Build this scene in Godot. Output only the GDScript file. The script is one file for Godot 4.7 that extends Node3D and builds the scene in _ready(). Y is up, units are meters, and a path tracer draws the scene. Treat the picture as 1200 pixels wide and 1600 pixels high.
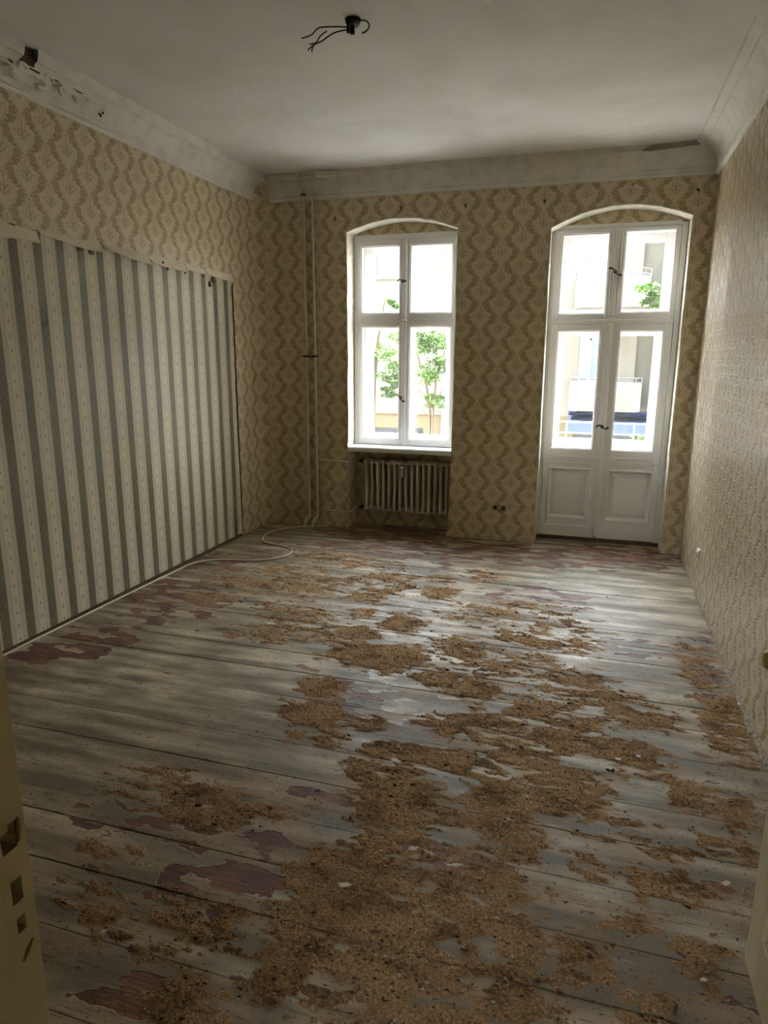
extends Node3D

# ------------------------------------------------------------------ measures of the room (metres)
const XL := -3.378
const XR := 0.866
const ZB := -6.704
const ZF := -0.76
const CEIL := 3.56
const ZN := -6.98          # back of the window niche
const ZO := -7.30          # outer face of the street wall

var mats := {}
var rng := RandomNumberGenerator.new()

func _ready():
	rng.seed = 77
	# ---------------------------------------------------------------- camera, sky, sun, exposure
	var cam := Camera3D.new()
	cam.name = "camera"
	cam.fov = 73.94
	cam.near = 0.02
	cam.far = 200.0
	cam.transform = Transform3D(Basis(Vector3.UP, 0.29513) * Basis(Vector3.RIGHT, -0.22387) * Basis(Vector3.BACK, 0.00461), Vector3(0, 1.8, 0))
	add_child(cam)
	var env := Environment.new()
	var sm := ProceduralSkyMaterial.new()
	sm.sky_top_color = Color(0.84, 0.88, 0.93)
	sm.sky_horizon_color = Color(0.98, 0.965, 0.93)
	sm.sky_curve = 0.2
	sm.ground_bottom_color = Color(0.45, 0.44, 0.42)
	sm.ground_horizon_color = Color(0.62, 0.61, 0.59)
	sm.energy_multiplier = 1.0
	var sky := Sky.new()
	sky.sky_material = sm
	env.background_mode = Environment.BG_SKY
	env.sky = sky
	env.background_energy_multiplier = 9.0
	env.tonemap_mode = Environment.TONE_MAPPER_LINEAR
	env.tonemap_exposure = 4.9
	env.sdfgi_enabled = true
	env.ssao_enabled = true
	env.ssil_enabled = true
	var we := WorldEnvironment.new()
	we.name = "world_environment"
	we.environment = env
	add_child(we)
	var sun := DirectionalLight3D.new()
	sun.name = "sun"
	sun.light_color = Color(1.0, 0.97, 0.91)
	sun.light_energy = 7
	sun.light_angular_distance = 0.6
	sun.shadow_enabled = true
	sun.sky_mode = DirectionalLight3D.SKY_MODE_LIGHT_ONLY
	add_child(sun)
	sun.look_at_from_position(Vector3.ZERO, -Vector3(-0.50, 0.86, -0.02), Vector3.UP)

	make_materials()
	# ---------------------------------------------------------------- large structure
	build_floor()
	build_wall_back()
	build_wall_left()
	build_wall_right()
	build_wall_front()
	build_ceiling()
	build_window()
	build_balcony_door()
	build_hall_door()
	build_hall_window()
	# ---------------------------------------------------------------- outside
	build_street()
	build_building()
	build_own_house()
	build_balcony()
	build_trees()
	# ---------------------------------------------------------------- things in the room
	build_radiator()
	build_pipes()
	build_cable()
	build_sockets()
	build_ceiling_hook()
	build_nails()
	build_debris()

# ==================================================================== mesh builder
class Mb:
	var v := PackedVector3Array()
	var n := PackedVector3Array()
	var t := PackedVector2Array()
	var c := PackedColorArray()
	var i := PackedInt32Array()
	var col := Color.WHITE

	func vert(p: Vector3, nn: Vector3, uv := Vector2.ZERO) -> int:
		v.append(p); n.append(nn); t.append(uv); c.append(col)
		return v.size() - 1

	# corners counter-clockwise as seen from outside
	func quad(a: Vector3, b: Vector3, cc: Vector3, d: Vector3, uvs := []) -> void:
		var nn := (b - a).cross(cc - a)
		if nn.length_squared() < 1e-16: nn = (cc - a).cross(d - a)
		nn = nn.normalized()
		var k := v.size()
		var ps := [a, b, cc, d]
		for q in 4: vert(ps[q], nn, uvs[q] if uvs.size() else Vector2.ZERO)
		i.append_array(PackedInt32Array([k, k + 2, k + 1, k, k + 3, k + 2]))

	func tri(a: Vector3, b: Vector3, cc: Vector3) -> void:
		var nn := (b - a).cross(cc - a).normalized()
		var k := v.size()
		vert(a, nn); vert(b, nn); vert(cc, nn)
		i.append_array(PackedInt32Array([k, k + 2, k + 1]))

	func face_out(ps: Array, centre: Vector3) -> void:
		var nn: Vector3 = (ps[1] - ps[0]).cross(ps[2] - ps[0])
		if nn.dot(ps[0] - centre) < 0: ps.reverse()
		if ps.size() == 4: quad(ps[0], ps[1], ps[2], ps[3])
		else: tri(ps[0], ps[1], ps[2])

	# box from corner to corner with bevelled edges
	func box(lo: Vector3, hi: Vector3, bev := 0.0, xf := Transform3D()) -> void:
		var m := (lo + hi) / 2.0
		var h := (hi - lo) / 2.0
		var b := minf(bev, minf(h.x, minf(h.y, h.z)) * 0.6)
		var cen := xf * m
		for ax in 3:
			var u := (ax + 1) % 3
			var w := (ax + 2) % 3
			for s in [-1.0, 1.0]:
				var ps := []
				for q in [[-1, -1], [1, -1], [1, 1], [-1, 1]]:
					var p := Vector3.ZERO
					p[ax] = s * h[ax]; p[u] = q[0] * (h[u] - b); p[w] = q[1] * (h[w] - b)
					ps.append(xf * (m + p))
				face_out(ps, cen)
		if b <= 0.0: return
		for ax in 3:
			var u := (ax + 1) % 3
			var w := (ax + 2) % 3
			for su in [-1.0, 1.0]:
				for sw in [-1.0, 1.0]:
					var ps := []
					for q in [[-1, 0], [1, 0], [1, 1], [-1, 1]]:
						var p := Vector3.ZERO
						p[ax] = q[0] * (h[ax] - b)
						p[u] = su * (h[u] - (b if q[1] == 1 else 0.0))
						p[w] = sw * (h[w] - (0.0 if q[1] == 1 else b))
						ps.append(xf * (m + p))
					face_out(ps, cen)
		for sx in [-1.0, 1.0]:
			for sy in [-1.0, 1.0]:
				for sz in [-1.0, 1.0]:
					var ps := []
					for ax in 3:
						var p := Vector3(sx * (h.x - b), sy * (h.y - b), sz * (h.z - b))
						p[ax] += b * [sx, sy, sz][ax]
						ps.append(xf * (m + p))
					face_out(ps, cen)

	# round bar along points, one radius or one per point
	func tube(pts: Array, r, sides := 10, caps := true) -> void:
		var k0 := v.size()
		var up := Vector3.UP
		var nP := pts.size()
		var side := Vector3.ZERO
		for q in nP:
			var d: Vector3 = (pts[mini(q + 1, nP - 1)] - pts[maxi(q - 1, 0)]).normalized()
			if q == 0:
				side = d.cross(up if absf(d.y) < 0.9 else Vector3.RIGHT).normalized()
			else:
				side = (side - d * side.dot(d)).normalized()
			var o := d.cross(side)
			var rr: float = r[q] if r is Array else r
			for s in sides:
				var a := TAU * s / sides
				var nn := side * cos(a) + o * sin(a)
				vert(pts[q] + nn * rr, nn)
		for q in nP - 1:
			for s in sides:
				var a := k0 + q * sides + s
				var b := k0 + q * sides + (s + 1) % sides
				i.append_array(PackedInt32Array([a, a + sides, b, b, a + sides, b + sides]))
		if caps:
			for e in [0, nP - 1]:
				var d: Vector3 = (pts[e] - pts[1 if e == 0 else nP - 2]).normalized()
				var k := v.size()
				vert(pts[e], d)
				for s in sides: vert(v[k0 + e * sides + s], d)
				for s in sides:
					if e == 0: i.append_array(PackedInt32Array([k, k + 1 + s, k + 1 + (s + 1) % sides]))
					else: i.append_array(PackedInt32Array([k, k + 1 + (s + 1) % sides, k + 1 + s]))

	# turned shape: profile of Vector2(radius, along), about an axis
	func lathe(prof: Array, at: Vector3, axis: Vector3, sides := 20) -> void:
		var u := axis.cross(Vector3.UP if absf(axis.y) < 0.9 else Vector3.RIGHT).normalized()
		var w := axis.cross(u)
		for q in prof.size() - 1:
			var p0: Vector2 = prof[q]
			var p1: Vector2 = prof[q + 1]
			var sl := Vector2(p1.y - p0.y, -(p1.x - p0.x)).normalized()
			var k := v.size()
			for s in sides + 1:
				var a := TAU * s / sides
				var rd := u * cos(a) + w * sin(a)
				var nn := (rd * sl.x + axis * sl.y).normalized()
				vert(at + axis * p0.y + rd * p0.x, nn)
				vert(at + axis * p1.y + rd * p1.x, nn)
			for s in sides:
				var a := k + s * 2
				i.append_array(PackedInt32Array([a, a + 1, a + 2, a + 2, a + 1, a + 3]))

	# flat outline (x,y) pushed from z0 (front) back to z1
	func prism(poly: PackedVector2Array, z0: float, z1: float, xf := Transform3D(), sides := true) -> void:
		var idx := Geometry2D.triangulate_polygon(poly)
		if Geometry2D.is_polygon_clockwise(poly): pass
		for zz in [z0, z1]:
			for q in range(0, idx.size(), 3):
				var a := poly[idx[q]]; var b := poly[idx[q + 1]]; var cc := poly[idx[q + 2]]
				var cw := (b - a).cross(cc - a) < 0
				if (zz == maxf(z0, z1)) == cw:
					var tmp := b; b = cc; cc = tmp
				tri(xf * Vector3(a.x, a.y, zz), xf * Vector3(b.x, b.y, zz), xf * Vector3(cc.x, cc.y, zz))
		if not sides: return
		var area := 0.0
		for q in poly.size(): area += poly[q].cross(poly[(q + 1) % poly.size()])
		var hi := maxf(z0, z1); var lo := minf(z0, z1)
		for q in poly.size():
			var a := poly[q]; var b := poly[(q + 1) % poly.size()]
			if area < 0:
				var tmp := a; a = b; b = tmp
			quad(xf * Vector3(a.x, a.y, hi), xf * Vector3(a.x, a.y, lo), xf * Vector3(b.x, b.y, lo), xf * Vector3(b.x, b.y, hi))

	# rectangular frame of four bars
	func frame(x0: float, x1: float, y0: float, y1: float, gx0: float, gx1: float, gy0: float, gy1: float, z0: float, z1: float, bev := 0.004) -> void:
		box(Vector3(x0, y0, z0), Vector3(gx0, y1, z1), bev)
		box(Vector3(gx1, y0, z0), Vector3(x1, y1, z1), bev)
		box(Vector3(gx0, y0, z0), Vector3(gx1, gy0, z1), bev)
		box(Vector3(gx0, gy1, z0), Vector3(gx1, y1, z1), bev)

	# grid of points (rows of equal length) as a smooth sheet
	func sheet(rows: Array, uvs = null, flip := false) -> void:
		var k := v.size()
		var nr := rows.size()
		var nc: int = rows[0].size()
		for r in nr:
			for q in nc:
				var dx: Vector3 = rows[r][mini(q + 1, nc - 1)] - rows[r][maxi(q - 1, 0)]
				var dy: Vector3 = rows[mini(r + 1, nr - 1)][q] - rows[maxi(r - 1, 0)][q]
				var nn := dx.cross(dy).normalized() * (-1.0 if flip else 1.0)
				vert(rows[r][q], nn, uvs[r][q] if uvs else Vector2.ZERO)
		for r in nr - 1:
			for q in nc - 1:
				var a := k + r * nc + q
				if flip: i.append_array(PackedInt32Array([a, a + 1, a + nc, a + 1, a + nc + 1, a + nc]))
				else: i.append_array(PackedInt32Array([a, a + nc, a + 1, a + 1, a + nc, a + nc + 1]))

	func mesh(origin := Vector3.ZERO) -> ArrayMesh:
		var vv := v
		if origin != Vector3.ZERO:
			vv = PackedVector3Array()
			vv.resize(v.size())
			for q in v.size(): vv[q] = v[q] - origin
		var arr := []
		arr.resize(Mesh.ARRAY_MAX)
		arr[Mesh.ARRAY_VERTEX] = vv
		arr[Mesh.ARRAY_NORMAL] = n
		arr[Mesh.ARRAY_TEX_UV] = t
		arr[Mesh.ARRAY_COLOR] = c
		arr[Mesh.ARRAY_INDEX] = i
		var am := ArrayMesh.new()
		am.add_surface_from_arrays(Mesh.PRIMITIVE_TRIANGLES, arr)
		return am

# ==================================================================== naming
var taken := {}
func numbered(called: String) -> String:
	var k: int = taken.get(called, 0)
	taken[called] = k + 1
	return called if k == 0 else "%s_%03d" % [called, k]

func place_of(node: Node3D) -> Vector3:
	var p := Vector3.ZERO
	var q: Node = node
	while q != self and q != null:
		p += (q as Node3D).position
		q = q.get_parent()
	return p

# one named mesh; shapes are drawn in room coordinates
func obj(called: String, mb: Mb, mat: Material, parent: Node3D = null) -> MeshInstance3D:
	var o := MeshInstance3D.new()
	o.mesh = mb.mesh(place_of(parent) if parent else Vector3.ZERO)
	o.material_override = mat
	o.cast_shadow = GeometryInstance3D.SHADOW_CASTING_SETTING_ON
	if parent:
		var k := 0
		for ch in parent.get_children():
			if ch.name == called or str(ch.name).begins_with(called + "_0") or str(ch.name).begins_with(called + "_1") or str(ch.name).begins_with(called + "_2"): k += 1
		o.name = called if k == 0 else "%s_%03d" % [called, k]
		parent.add_child(o, true)
	else:
		o.name = numbered(called)
		add_child(o, true)
	return o

func tag(o: Node, label: String, category := "", group := "", kind := "") -> Node:
	if label: o.set_meta("label", label)
	if category: o.set_meta("category", category)
	if group: o.set_meta("group", group)
	if kind: o.set_meta("kind", kind)
	return o

func thing(called: String, label: String, category: String, at := Vector3.ZERO, group := "") -> Node3D:
	var o := Node3D.new()
	o.name = numbered(called)
	o.position = at
	add_child(o, true)
	tag(o, label, category, group)
	return o

func struct(called: String, label: String, category: String) -> Node3D:
	var o := thing(called, label, category)
	o.set_meta("kind", "structure")
	return o
var DEBRIS := [[-1.17, -3.73, 0.24, 0.15, 1.6], [-1.16, -4.3, 0.13, 0.14, 1.4], [-1.4, -4.01, 0.17, 0.1, 1], [-1.49, -4.35, 0.09, 0.09, 1], [-1.06, -4.97, 0.13, 0.16, 1.5], [-1.11, -5.3, 0.11, 0.1, 1], [-1.27, -2.95, 0.15, 0.11, 1.5], [-1.28, -2.75, 0.05, 0.07, 1.2], [-1.12, -2.76, 0.08, 0.06, 1], [-1.35, -3.24, 0.11, 0.09, 1.2], [-0.7, -4, 0.15, 0.15, 1], [-0.75, -3.55, 0.12, 0.09, 1], [-0.54, -3.47, 0.1, 0.13, 1.1], [-0.86, -2.75, 0.08, 0.07, 1.1], [-0.55, -2.75, 0.19, 0.07, 1.3], [-2.59, -4.74, 0.33, 0.16, 0.9], [-2.7, -4.34, 0.18, 0.11, 0.8], [-2.09, -4.9, 0.38, 0.3, 0.8], [-1.51, -4.77, 0.15, 0.17, 1.2], [-1.5, -5.13, 0.24, 0.22, 0.8], [-2.23, -4.29, 0.08, 0.1, 0.7], [-1.9, -4.19, 0.21, 0.14, 0.9], [-1.39, -2.15, 0.26, 0.11, 1.3], [-1.79, -2.14, 0.12, 0.06, 0.6], [-1.6, -1.79, 0.14, 0.05, 0.7], [-1.34, -2.01, 0.07, 0.05, 1], [-0.7, -2.43, 0.17, 0.19, 1.4], [-0.87, -2.58, 0.08, 0.07, 1.3], [-0.55, -2.73, 0.18, 0.06, 1.3], [-0.35, -2.49, 0.07, 0.09, 0.9], [-0.22, -2.44, 0.11, 0.21, 1.4], [-0.41, -2.36, 0.18, 0.08, 0.8], [-0.75, -1.87, 0.17, 0.21, 1.6], [-0.54, -1.79, 0.31, 0.23, 1.4], [-0.32, -1.97, 0.24, 0.16, 1.3], [-0.75, -1.65, 0.14, 0.13, 1.5], [-0.4, -1.61, 0.36, 0.16, 1.1], [-0.12, -1.79, 0.08, 0.19, 1.2], [-0.72, -2.08, 0.13, 0.08, 1.2], [0, -2.69, 0.15, 0.17, 1.3], [-0.13, -2.3, 0.06, 0.11, 1], [0.09, -2.25, 0.07, 0.05, 1], [0.5, -2.81, 0.07, 0.08, 1], [0.66, -2.72, 0.05, 0.1, 1.1], [0.58, -2.51, 0.09, 0.06, 1.1], [0.09, -1.82, 0.09, 0.07, 1.3], [0.4, -1.98, 0.09, 0.06, 1], [0.41, -1.87, 0.06, 0.07, 1.1], [0.34, -2.22, 0.11, 0.11, 0.8], [0.22, -2.01, 0.08, 0.05, 0.7], [-1.5, -1.58, 0.13, 0.08, 0.8], [-1.12, -1.61, 0.19, 0.1, 0.9], [-1.04, -1.39, 0.07, 0.08, 1], [-1.31, -1.48, 0.13, 0.05, 0.4], [-0.78, -1.48, 0.1, 0.08, 0.9], [-0.95, -1.32, 0.11, 0.05, 0.7], [-0.51, -1.45, 0.21, 0.07, 1], [-0.27, -1.51, 0.21, 0.07, 1.2], [-0.01, -1.61, 0.1, 0.08, 0.8], [0.24, -1.71, 0.1, 0.06, 0.5], [-0.57, -2.23, 0.1, 0.06, 0.8], [-0.59, -3.07, 0.13, 0.08, 0.5], [-1.02, -2.94, 0.1, 0.06, 0.5], [-0.25, -2.88, 0.15, 0.08, 0.6], [-1.72, -3.91, 0.28, 0.12, 0.5], [-2.21, -5.63, 0.46, 0.15, 0.5], [-1.96, -3.83, 0.19, 0.1, 0.3], [-0.1, -4.6, 0.22, 0.12, 0.4], [0.12, -3.57, 0.17, 0.1, 0.5], [0.37, -3.44, 0.15, 0.1, 0.5], [0.42, -2.43, 0.09, 0.05, 0.6], [-1.69, -2.28, 0.15, 0.06, 0.5], [-0.16, -3.35, 0.14, 0.11, 0.5], [-0, -3.27, 0.16, 0.08, 0.5], [0.19, -3.1, 0.17, 0.08, 0.5], [0.31, -2.93, 0.16, 0.07, 0.4], [-0.09, -3.1, 0.18, 0.08, 0.6], [0.73, -3.73, 0.09, 0.39, 0.12], [0.71, -4.17, 0.11, 0.29, 0.1], [0.79, -3.44, 0.09, 0.27, 0.12], [-0.06, -3.75, 0.21, 0.15, 0.3], [-0.48, -3.89, 0.23, 0.16, 0.3], [-0.2, -4.28, 0.29, 0.15, 0.35], [-0.63, -4.62, 0.28, 0.2, 0.4], [-0.34, -4.85, 0.28, 0.16, 0.25], [-2.43, -5.15, 0.38, 0.17, 0.5], [-1.91, -5.52, 0.38, 0.18, 0.35], [-0.77, -5.5, 0.13, 0.14, 0.6], [-0.34, -3.09, 0.19, 0.14, 0.35], [0.19, -2.47, 0.14, 0.08, 0.2], [0.48, -2.22, 0.1, 0.06, 0.3]]
var PAINT := [[-2.98, -3.4, 0.29, 0.24, 1.2], [-3.14, -4.32, 0.35, 0.36, 1.2], [-3.16, -5.12, 0.34, 0.27, 1.2], [-2.9, -5.46, 0.35, 0.19, 0.5], [-3.18, -3.12, 0.19, 0.12, 1.5], [-2.91, -3.83, 0.26, 0.23, 0.8], [-1.58, -6.06, 0.86, 0.34, 1], [-0.4, -6.26, 0.71, 0.39, 1.2], [0.34, -6.5, 0.51, 0.4, 1.2], [-2.6, -5.97, 0.5, 0.3, 0.4], [-1.84, -6.53, 0.72, 0.35, 1.2], [-1.19, -3.2, 0.22, 0.2, 1.1], [-1.04, -3, 0.24, 0.08, 0.8], [-1.57, -3.45, 0.16, 0.08, 0.5], [-1.52, -1.98, 0.3, 0.1, 1], [-1.16, -1.81, 0.21, 0.14, 1.2], [-1.12, -1.7, 0.14, 0.06, 1.2], [-1.14, -2.06, 0.16, 0.1, 0.9], [-1.07, -2.4, 0.11, 0.09, 0.7], [-0.93, -2.33, 0.08, 0.08, 0.6], [-1.18, -1.34, 0.14, 0.06, 1.1], [-0.35, -2.14, 0.28, 0.06, 1.3], [-1.66, -1.68, 0.12, 0.05, 0.5], [-0.14, -5.11, 0.24, 0.15, 1.2], [-0.52, -5.24, 0.31, 0.22, 0.8], [0.46, -4.3, 0.3, 0.18, 0.7], [0.8, -4.6, 0.11, 0.23, 0.8], [-1.28, -4.55, 0.3, 0.25, 0.3], [-2.13, -3.78, 0.38, 0.1, 0.5], [-0.46, -1.55, 0.11, 0.08, 0.2], [0.74, -3.7, 0.13, 0.46, 0.8], [0.55, -3.13, 0.17, 0.17, 0.3], [-0.9, -1.44, 0.12, 0.04, 0.6], [0.45, -1.88, 0.11, 0.14, 0.5], [-1.11, -5.58, 0.35, 0.25, 0.5], [-1.33, -3.82, 0.34, 0.19, 0.3], [-2.71, -4.09, 0.22, 0.21, 0.9], [0.55, -2.27, 0.08, 0.05, 0.5]]
var PALE := [[-2.82, -3.15, 0.59, 0.18, 1.2], [-1.99, -3.15, 0.48, 0.18, 0.8], [0.45, -5.39, 0.42, 0.31, 1.2], [0.47, -4.97, 0.39, 0.21, 1.1], [-0.04, -4.23, 0.16, 0.31, 0.9], [-0.91, -5.11, 0.12, 0.94, 1.1], [-0.84, -4.08, 0.1, 0.51, 0.9], [-1.75, -3.4, 0.37, 0.19, 0.6], [-0.85, -2.81, 0.25, 0.05, 0.5], [0.52, -3.7, 0.23, 0.15, 0.5], [-1.79, -2.63, 0.41, 0.1, 0.3], [-0.02, -2.4, 0.14, 0.23, 0.2], [-0.58, -1.69, 0.05, 0.05, 1.6], [-0.7, -1.51, 0.07, 0.07, 1], [-0.89, -1.37, 0.09, 0.04, 1.2], [-1.12, -1.52, 0.05, 0.03, 1.4], [-0.19, -1.8, 0.04, 0.06, 0.8], [-1.12, -2.31, 0.1, 0.11, 0.8], [-1.77, -5.09, 0.35, 0.09, 0.6], [-1.98, -4.4, 0.26, 0.07, 0.6], [-0.22, -1.92, 0.1, 0.05, 0.5], [0.12, -2.27, 0.13, 0.1, 0.3]]
var CHALK := [[-1.06, -3.47, 0.1, 0.09, 1.5], [-1.09, -3.29, 0.15, 0.07, 0.9], [-0.88, -3.15, 0.12, 0.1, 1.3], [-0.73, -3.11, 0.1, 0.05, 0.9], [-1.07, -3.02, 0.1, 0.04, 0.8], [-0.85, -3.02, 0.09, 0.05, 0.8], [-0.64, -3.32, 0.08, 0.06, 0.5], [-0.52, -2.14, 0.07, 0.03, 0.7], [-0.39, -2.13, 0.05, 0.03, 0.5], [-2.02, -4.05, 0.14, 0.09, 0.5], [-1.29, -4.11, 0.14, 0.05, 1], [-0.91, -2.79, 0.09, 0.03, 0.6], [-0.78, -2.69, 0.09, 0.03, 0.5]]
var DUST := [[-0.12, -3.1, 1.01, 1.02, 0.95], [-0.53, -1.91, 1.24, 0.78, 1.1], [-1.91, -4.88, 1.31, 0.75, 0.8], [-0.78, -3.99, 0.84, 0.91, 0.6], [-0.24, -4.75, 0.68, 0.79, 0.5], [0.76, -3.85, 0.23, 1.44, 0.7], [-1.08, -1.52, 0.54, 0.25, 0.7], [0.27, -2.16, 0.42, 0.64, 0.95], [-1.58, -6.06, 2.7, 0.3, 0.4]]

# ==================================================================== materials
func noise_of(seed_: int, freq: float, oct := 3, type := FastNoiseLite.TYPE_SIMPLEX_SMOOTH) -> FastNoiseLite:
	var f := FastNoiseLite.new()
	f.seed = seed_
	f.frequency = freq
	f.noise_type = type
	f.fractal_type = FastNoiseLite.FRACTAL_FBM
	f.fractal_octaves = oct
	return f

func srgb(r: float, g: float, b: float) -> Color:
	return Color(r / 255.0, g / 255.0, b / 255.0)

func plain(called: String, col: Color, rough := 0.6, spec := 0.5) -> StandardMaterial3D:
	var m := StandardMaterial3D.new()
	m.resource_name = called
	m.albedo_color = col
	m.roughness = rough
	m.metallic_specular = spec
	mats[called] = m
	return m

func tex(im: Image) -> ImageTexture:
	return ImageTexture.create_from_image(im)

# seamless noise drawn between two colours
func noise_tex(seed_: int, freq: float, cols: Array, oct := 4, size := 512) -> NoiseTexture2D:
	var nt := NoiseTexture2D.new()
	nt.width = size; nt.height = size
	nt.seamless = true
	nt.noise = noise_of(seed_, freq, oct)
	if cols.size():
		var g := Gradient.new()
		var offs := PackedFloat32Array()
		var cc := PackedColorArray()
		for q in cols.size():
			offs.append(float(q) / (cols.size() - 1))
			cc.append(cols[q])
		g.offsets = offs
		g.colors = cc
		nt.color_ramp = g
	return nt

func world_map(m: StandardMaterial3D, scale: Vector3, offset := Vector3.ZERO) -> void:
	m.uv1_triplanar = true
	m.uv1_world_triplanar = true
	m.uv1_triplanar_sharpness = 8.0
	m.uv1_scale = scale
	m.uv1_offset = offset

func bump(m: StandardMaterial3D, t: Texture2D, cm: float) -> void:
	m.heightmap_enabled = true
	m.heightmap_texture = t
	m.heightmap_scale = cm

func sst(a: float, b: float, x: float) -> float:
	return smoothstep(a, b, x)

# how far a point lies inside the light palmette of the wallpaper: 1 inside, 0 ground.
# x: -1..1 across (1 = centre of the next column), y: 0..1 up one repeat
func palmette(x: float, y: float) -> float:
	x = absf(x)
	var w := 0.0
	if y < 0.16: w = lerpf(0.05, 0.17, pow(y / 0.16, 1.4))
	elif y < 0.66: w = lerpf(0.17, 0.66, pow((y - 0.16) / 0.50, 0.80))
	elif y < 0.76: w = lerpf(0.66, 0.36, (y - 0.66) / 0.10)
	elif y < 0.84: w = lerpf(0.36, 0.33, (y - 0.76) / 0.08)
	elif y < 0.97: w = lerpf(0.22, 0.07, (y - 0.84) / 0.13)
	else: w = 0.06
	w += 0.030 * sin(y * 62.0) + 0.018 * sin(y * 131.0)
	var on := 1.0 - sst(w - 0.05, w + 0.05, x)
	# dark leaves and stem in the heart of it
	var stem := 1.0 - sst(0.018, 0.045, x)
	if y > 0.42 and y < 0.98: on *= 1.0 - 0.55 * stem
	var r := Vector2(x, (y - 0.62) * 1.25).length()
	if y < 0.64 and y > 0.40: on *= 1.0 - 0.6 * (1.0 - sst(0.015, 0.045, absf(r - 0.20 - 0.03 * sin(x * 40.0))))
	var leaf := Vector2((x - 0.12) * 1.4 - (y - 0.66) * 0.9, (y - 0.66) * 1.6).length()
	on *= 1.0 - 0.6 * (1.0 - sst(0.05, 0.11, leaf))
	var leaf2 := Vector2((x - 0.30) * 1.2 - (y - 0.60) * 0.8, (y - 0.62) * 1.8).length()
	on *= 1.0 - 0.45 * (1.0 - sst(0.04, 0.09, leaf2))
	var tip := absf(x - 0.10 - (y - 0.74) * 0.9)
	if y > 0.74 and y < 0.90: on *= 1.0 - 0.5 * (1.0 - sst(0.015, 0.04, tip))
	var bud := Vector2(x * 1.6, (y - 0.58) * 1.2).length()
	on *= 1.0 - 0.7 * (1.0 - sst(0.06, 0.11, bud))
	# veins
	var vein := absf(x - w * 0.72)
	if y > 0.12 and y < 0.6: on *= 1.0 - 0.30 * (1.0 - sst(0.012, 0.035, vein))
	return on

func damask_value(u: float, v: float) -> float:
	# u, v in 0..1 over one tile: two columns, the second half a repeat lower
	var best := 0.0
	for k in 3:
		var cx := 0.5 * k
		var x := (u - cx) * 2.0
		var y := fposmod(v + (0.5 if k == 1 else 0.0), 1.0)
		if absf(x) < 1.0: best = maxf(best, palmette(x, y))
	# fruits either side of each stem foot
	for k in 3:
		var x := absf((u - 0.5 * k) * 2.0)
		var y := fposmod(v + (0.5 if k == 1 else 0.0) + 0.5, 1.0) - 0.5
		var d := Vector2((x - 0.34), (y - 0.05) * 1.25).length()
		var ring := 1.0 - sst(0.015, 0.04, absf(d - 0.16))
		best = maxf(best * (1.0 if d > 0.155 else 0.1), ring * 0.55)
		var fl := absf(x - 0.10 - 0.55 * maxf(0.0, 0.02 - y))
		if y > -0.14 and y < 0.05: best = maxf(best, 0.9 * (1.0 - sst(0.03, 0.06, fl)))
		# small light leaves and a dotted trail in the dark ground
		for q in 4:
			var ly := fposmod(y + 0.5, 1.0)
			var l2 := Vector2((x - 0.62 + 0.07 * q) * 1.0 + (ly - 0.30 - 0.16 * q) * 0.5, (ly - 0.30 - 0.16 * q) * 1.3).length()
			best = maxf(best, 0.75 * (1.0 - sst(0.035, 0.06, l2)) * (1.0 if d > 0.2 else 0.0))
		if d < 0.11: best = maxf(best, 0.28 * (1.0 - sst(0.05, 0.11, d)))
	return best

func damask_images() -> Array:
	var w := 364
	var h := 228
	var col := Image.create(w, h, false, Image.FORMAT_RGB8)
	var hgt := Image.create(w, h, false, Image.FORMAT_L8)
	var grain := noise_of(5, 0.09, 2)
	var dark := srgb(171, 151, 110)
	var light := srgb(218, 204, 172)
	for yy in h:
		for xx in w:
			var val := damask_value(float(xx) / w, 1.0 - float(yy) / h)
			var g := grain.get_noise_2d(xx * 3.0, yy * 0.7)
			var c := dark.lerp(light, clampf(val + g * 0.14, 0.0, 1.0))
			col.set_pixel(xx, yy, c)
			hgt.set_pixel(xx, yy, Color.WHITE * clampf(0.22 + 0.42 * val + 0.30 * (1.0 - absf(2.0 * val - 1.0)) + 0.25 * g, 0.0, 1.0))
	return [tex(col), tex(hgt)]

func stripe_image() -> ImageTexture:
	var w := 192
	var h := 180
	var im := Image.create(w, h, false, Image.FORMAT_RGB8)
	var moire := noise_of(9, 0.035, 4)
	var cream := srgb(212, 204, 176)
	var mid := srgb(186, 180, 154)
	var green := srgb(104, 100, 74)
	var orn := srgb(122, 104, 72)
	for yy in h:
		for xx in w:
			var u := float(xx) / w
			var v := float(yy) / h
			var d := absf(u - 0.66)
			if u < 0.16: d = absf(u + 1.0 - 0.66)
			var c := green
			var mm := moire.get_noise_2d(xx * 0.6, yy * 1.6) + 0.6 * moire.get_noise_2d((xx - w) * 0.6 + 90.0, yy * 2.6)
			if d > 0.315: c = green.lerp(srgb(132, 127, 98), clampf(0.4 + mm, 0.0, 1.0))
			elif d > 0.29: c = cream
			elif d > 0.275: c = green.lerp(mid, 0.5)
			elif d > 0.25: c = cream
			elif d > 0.225: c = mid
			elif d > 0.21: c = cream
			elif d > 0.13: c = mid.lerp(cream, 0.25 + 0.3 * mm)
			elif d > 0.12: c = cream.lerp(mid, 0.3)
			else: c = cream
			var ox := (u - 0.66) * 192.0
			var e := Vector2(ox / 7.5, (v - 0.25) * 180.0 / 12.0).length()
			if absf(e - 1.0) < 0.26: c = orn.lerp(c, 0.25)
			var e2 := Vector2(ox / 5.0, (v - 0.75) * 180.0 / 7.0).length()
			if e2 < 1.0: c = orn
			if Vector2(ox / 2.0, (v - 0.67) * 180.0 / 4.0).length() < 1.0: c = orn
			im.set_pixel(xx, yy, c)
	return tex(im)

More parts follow.
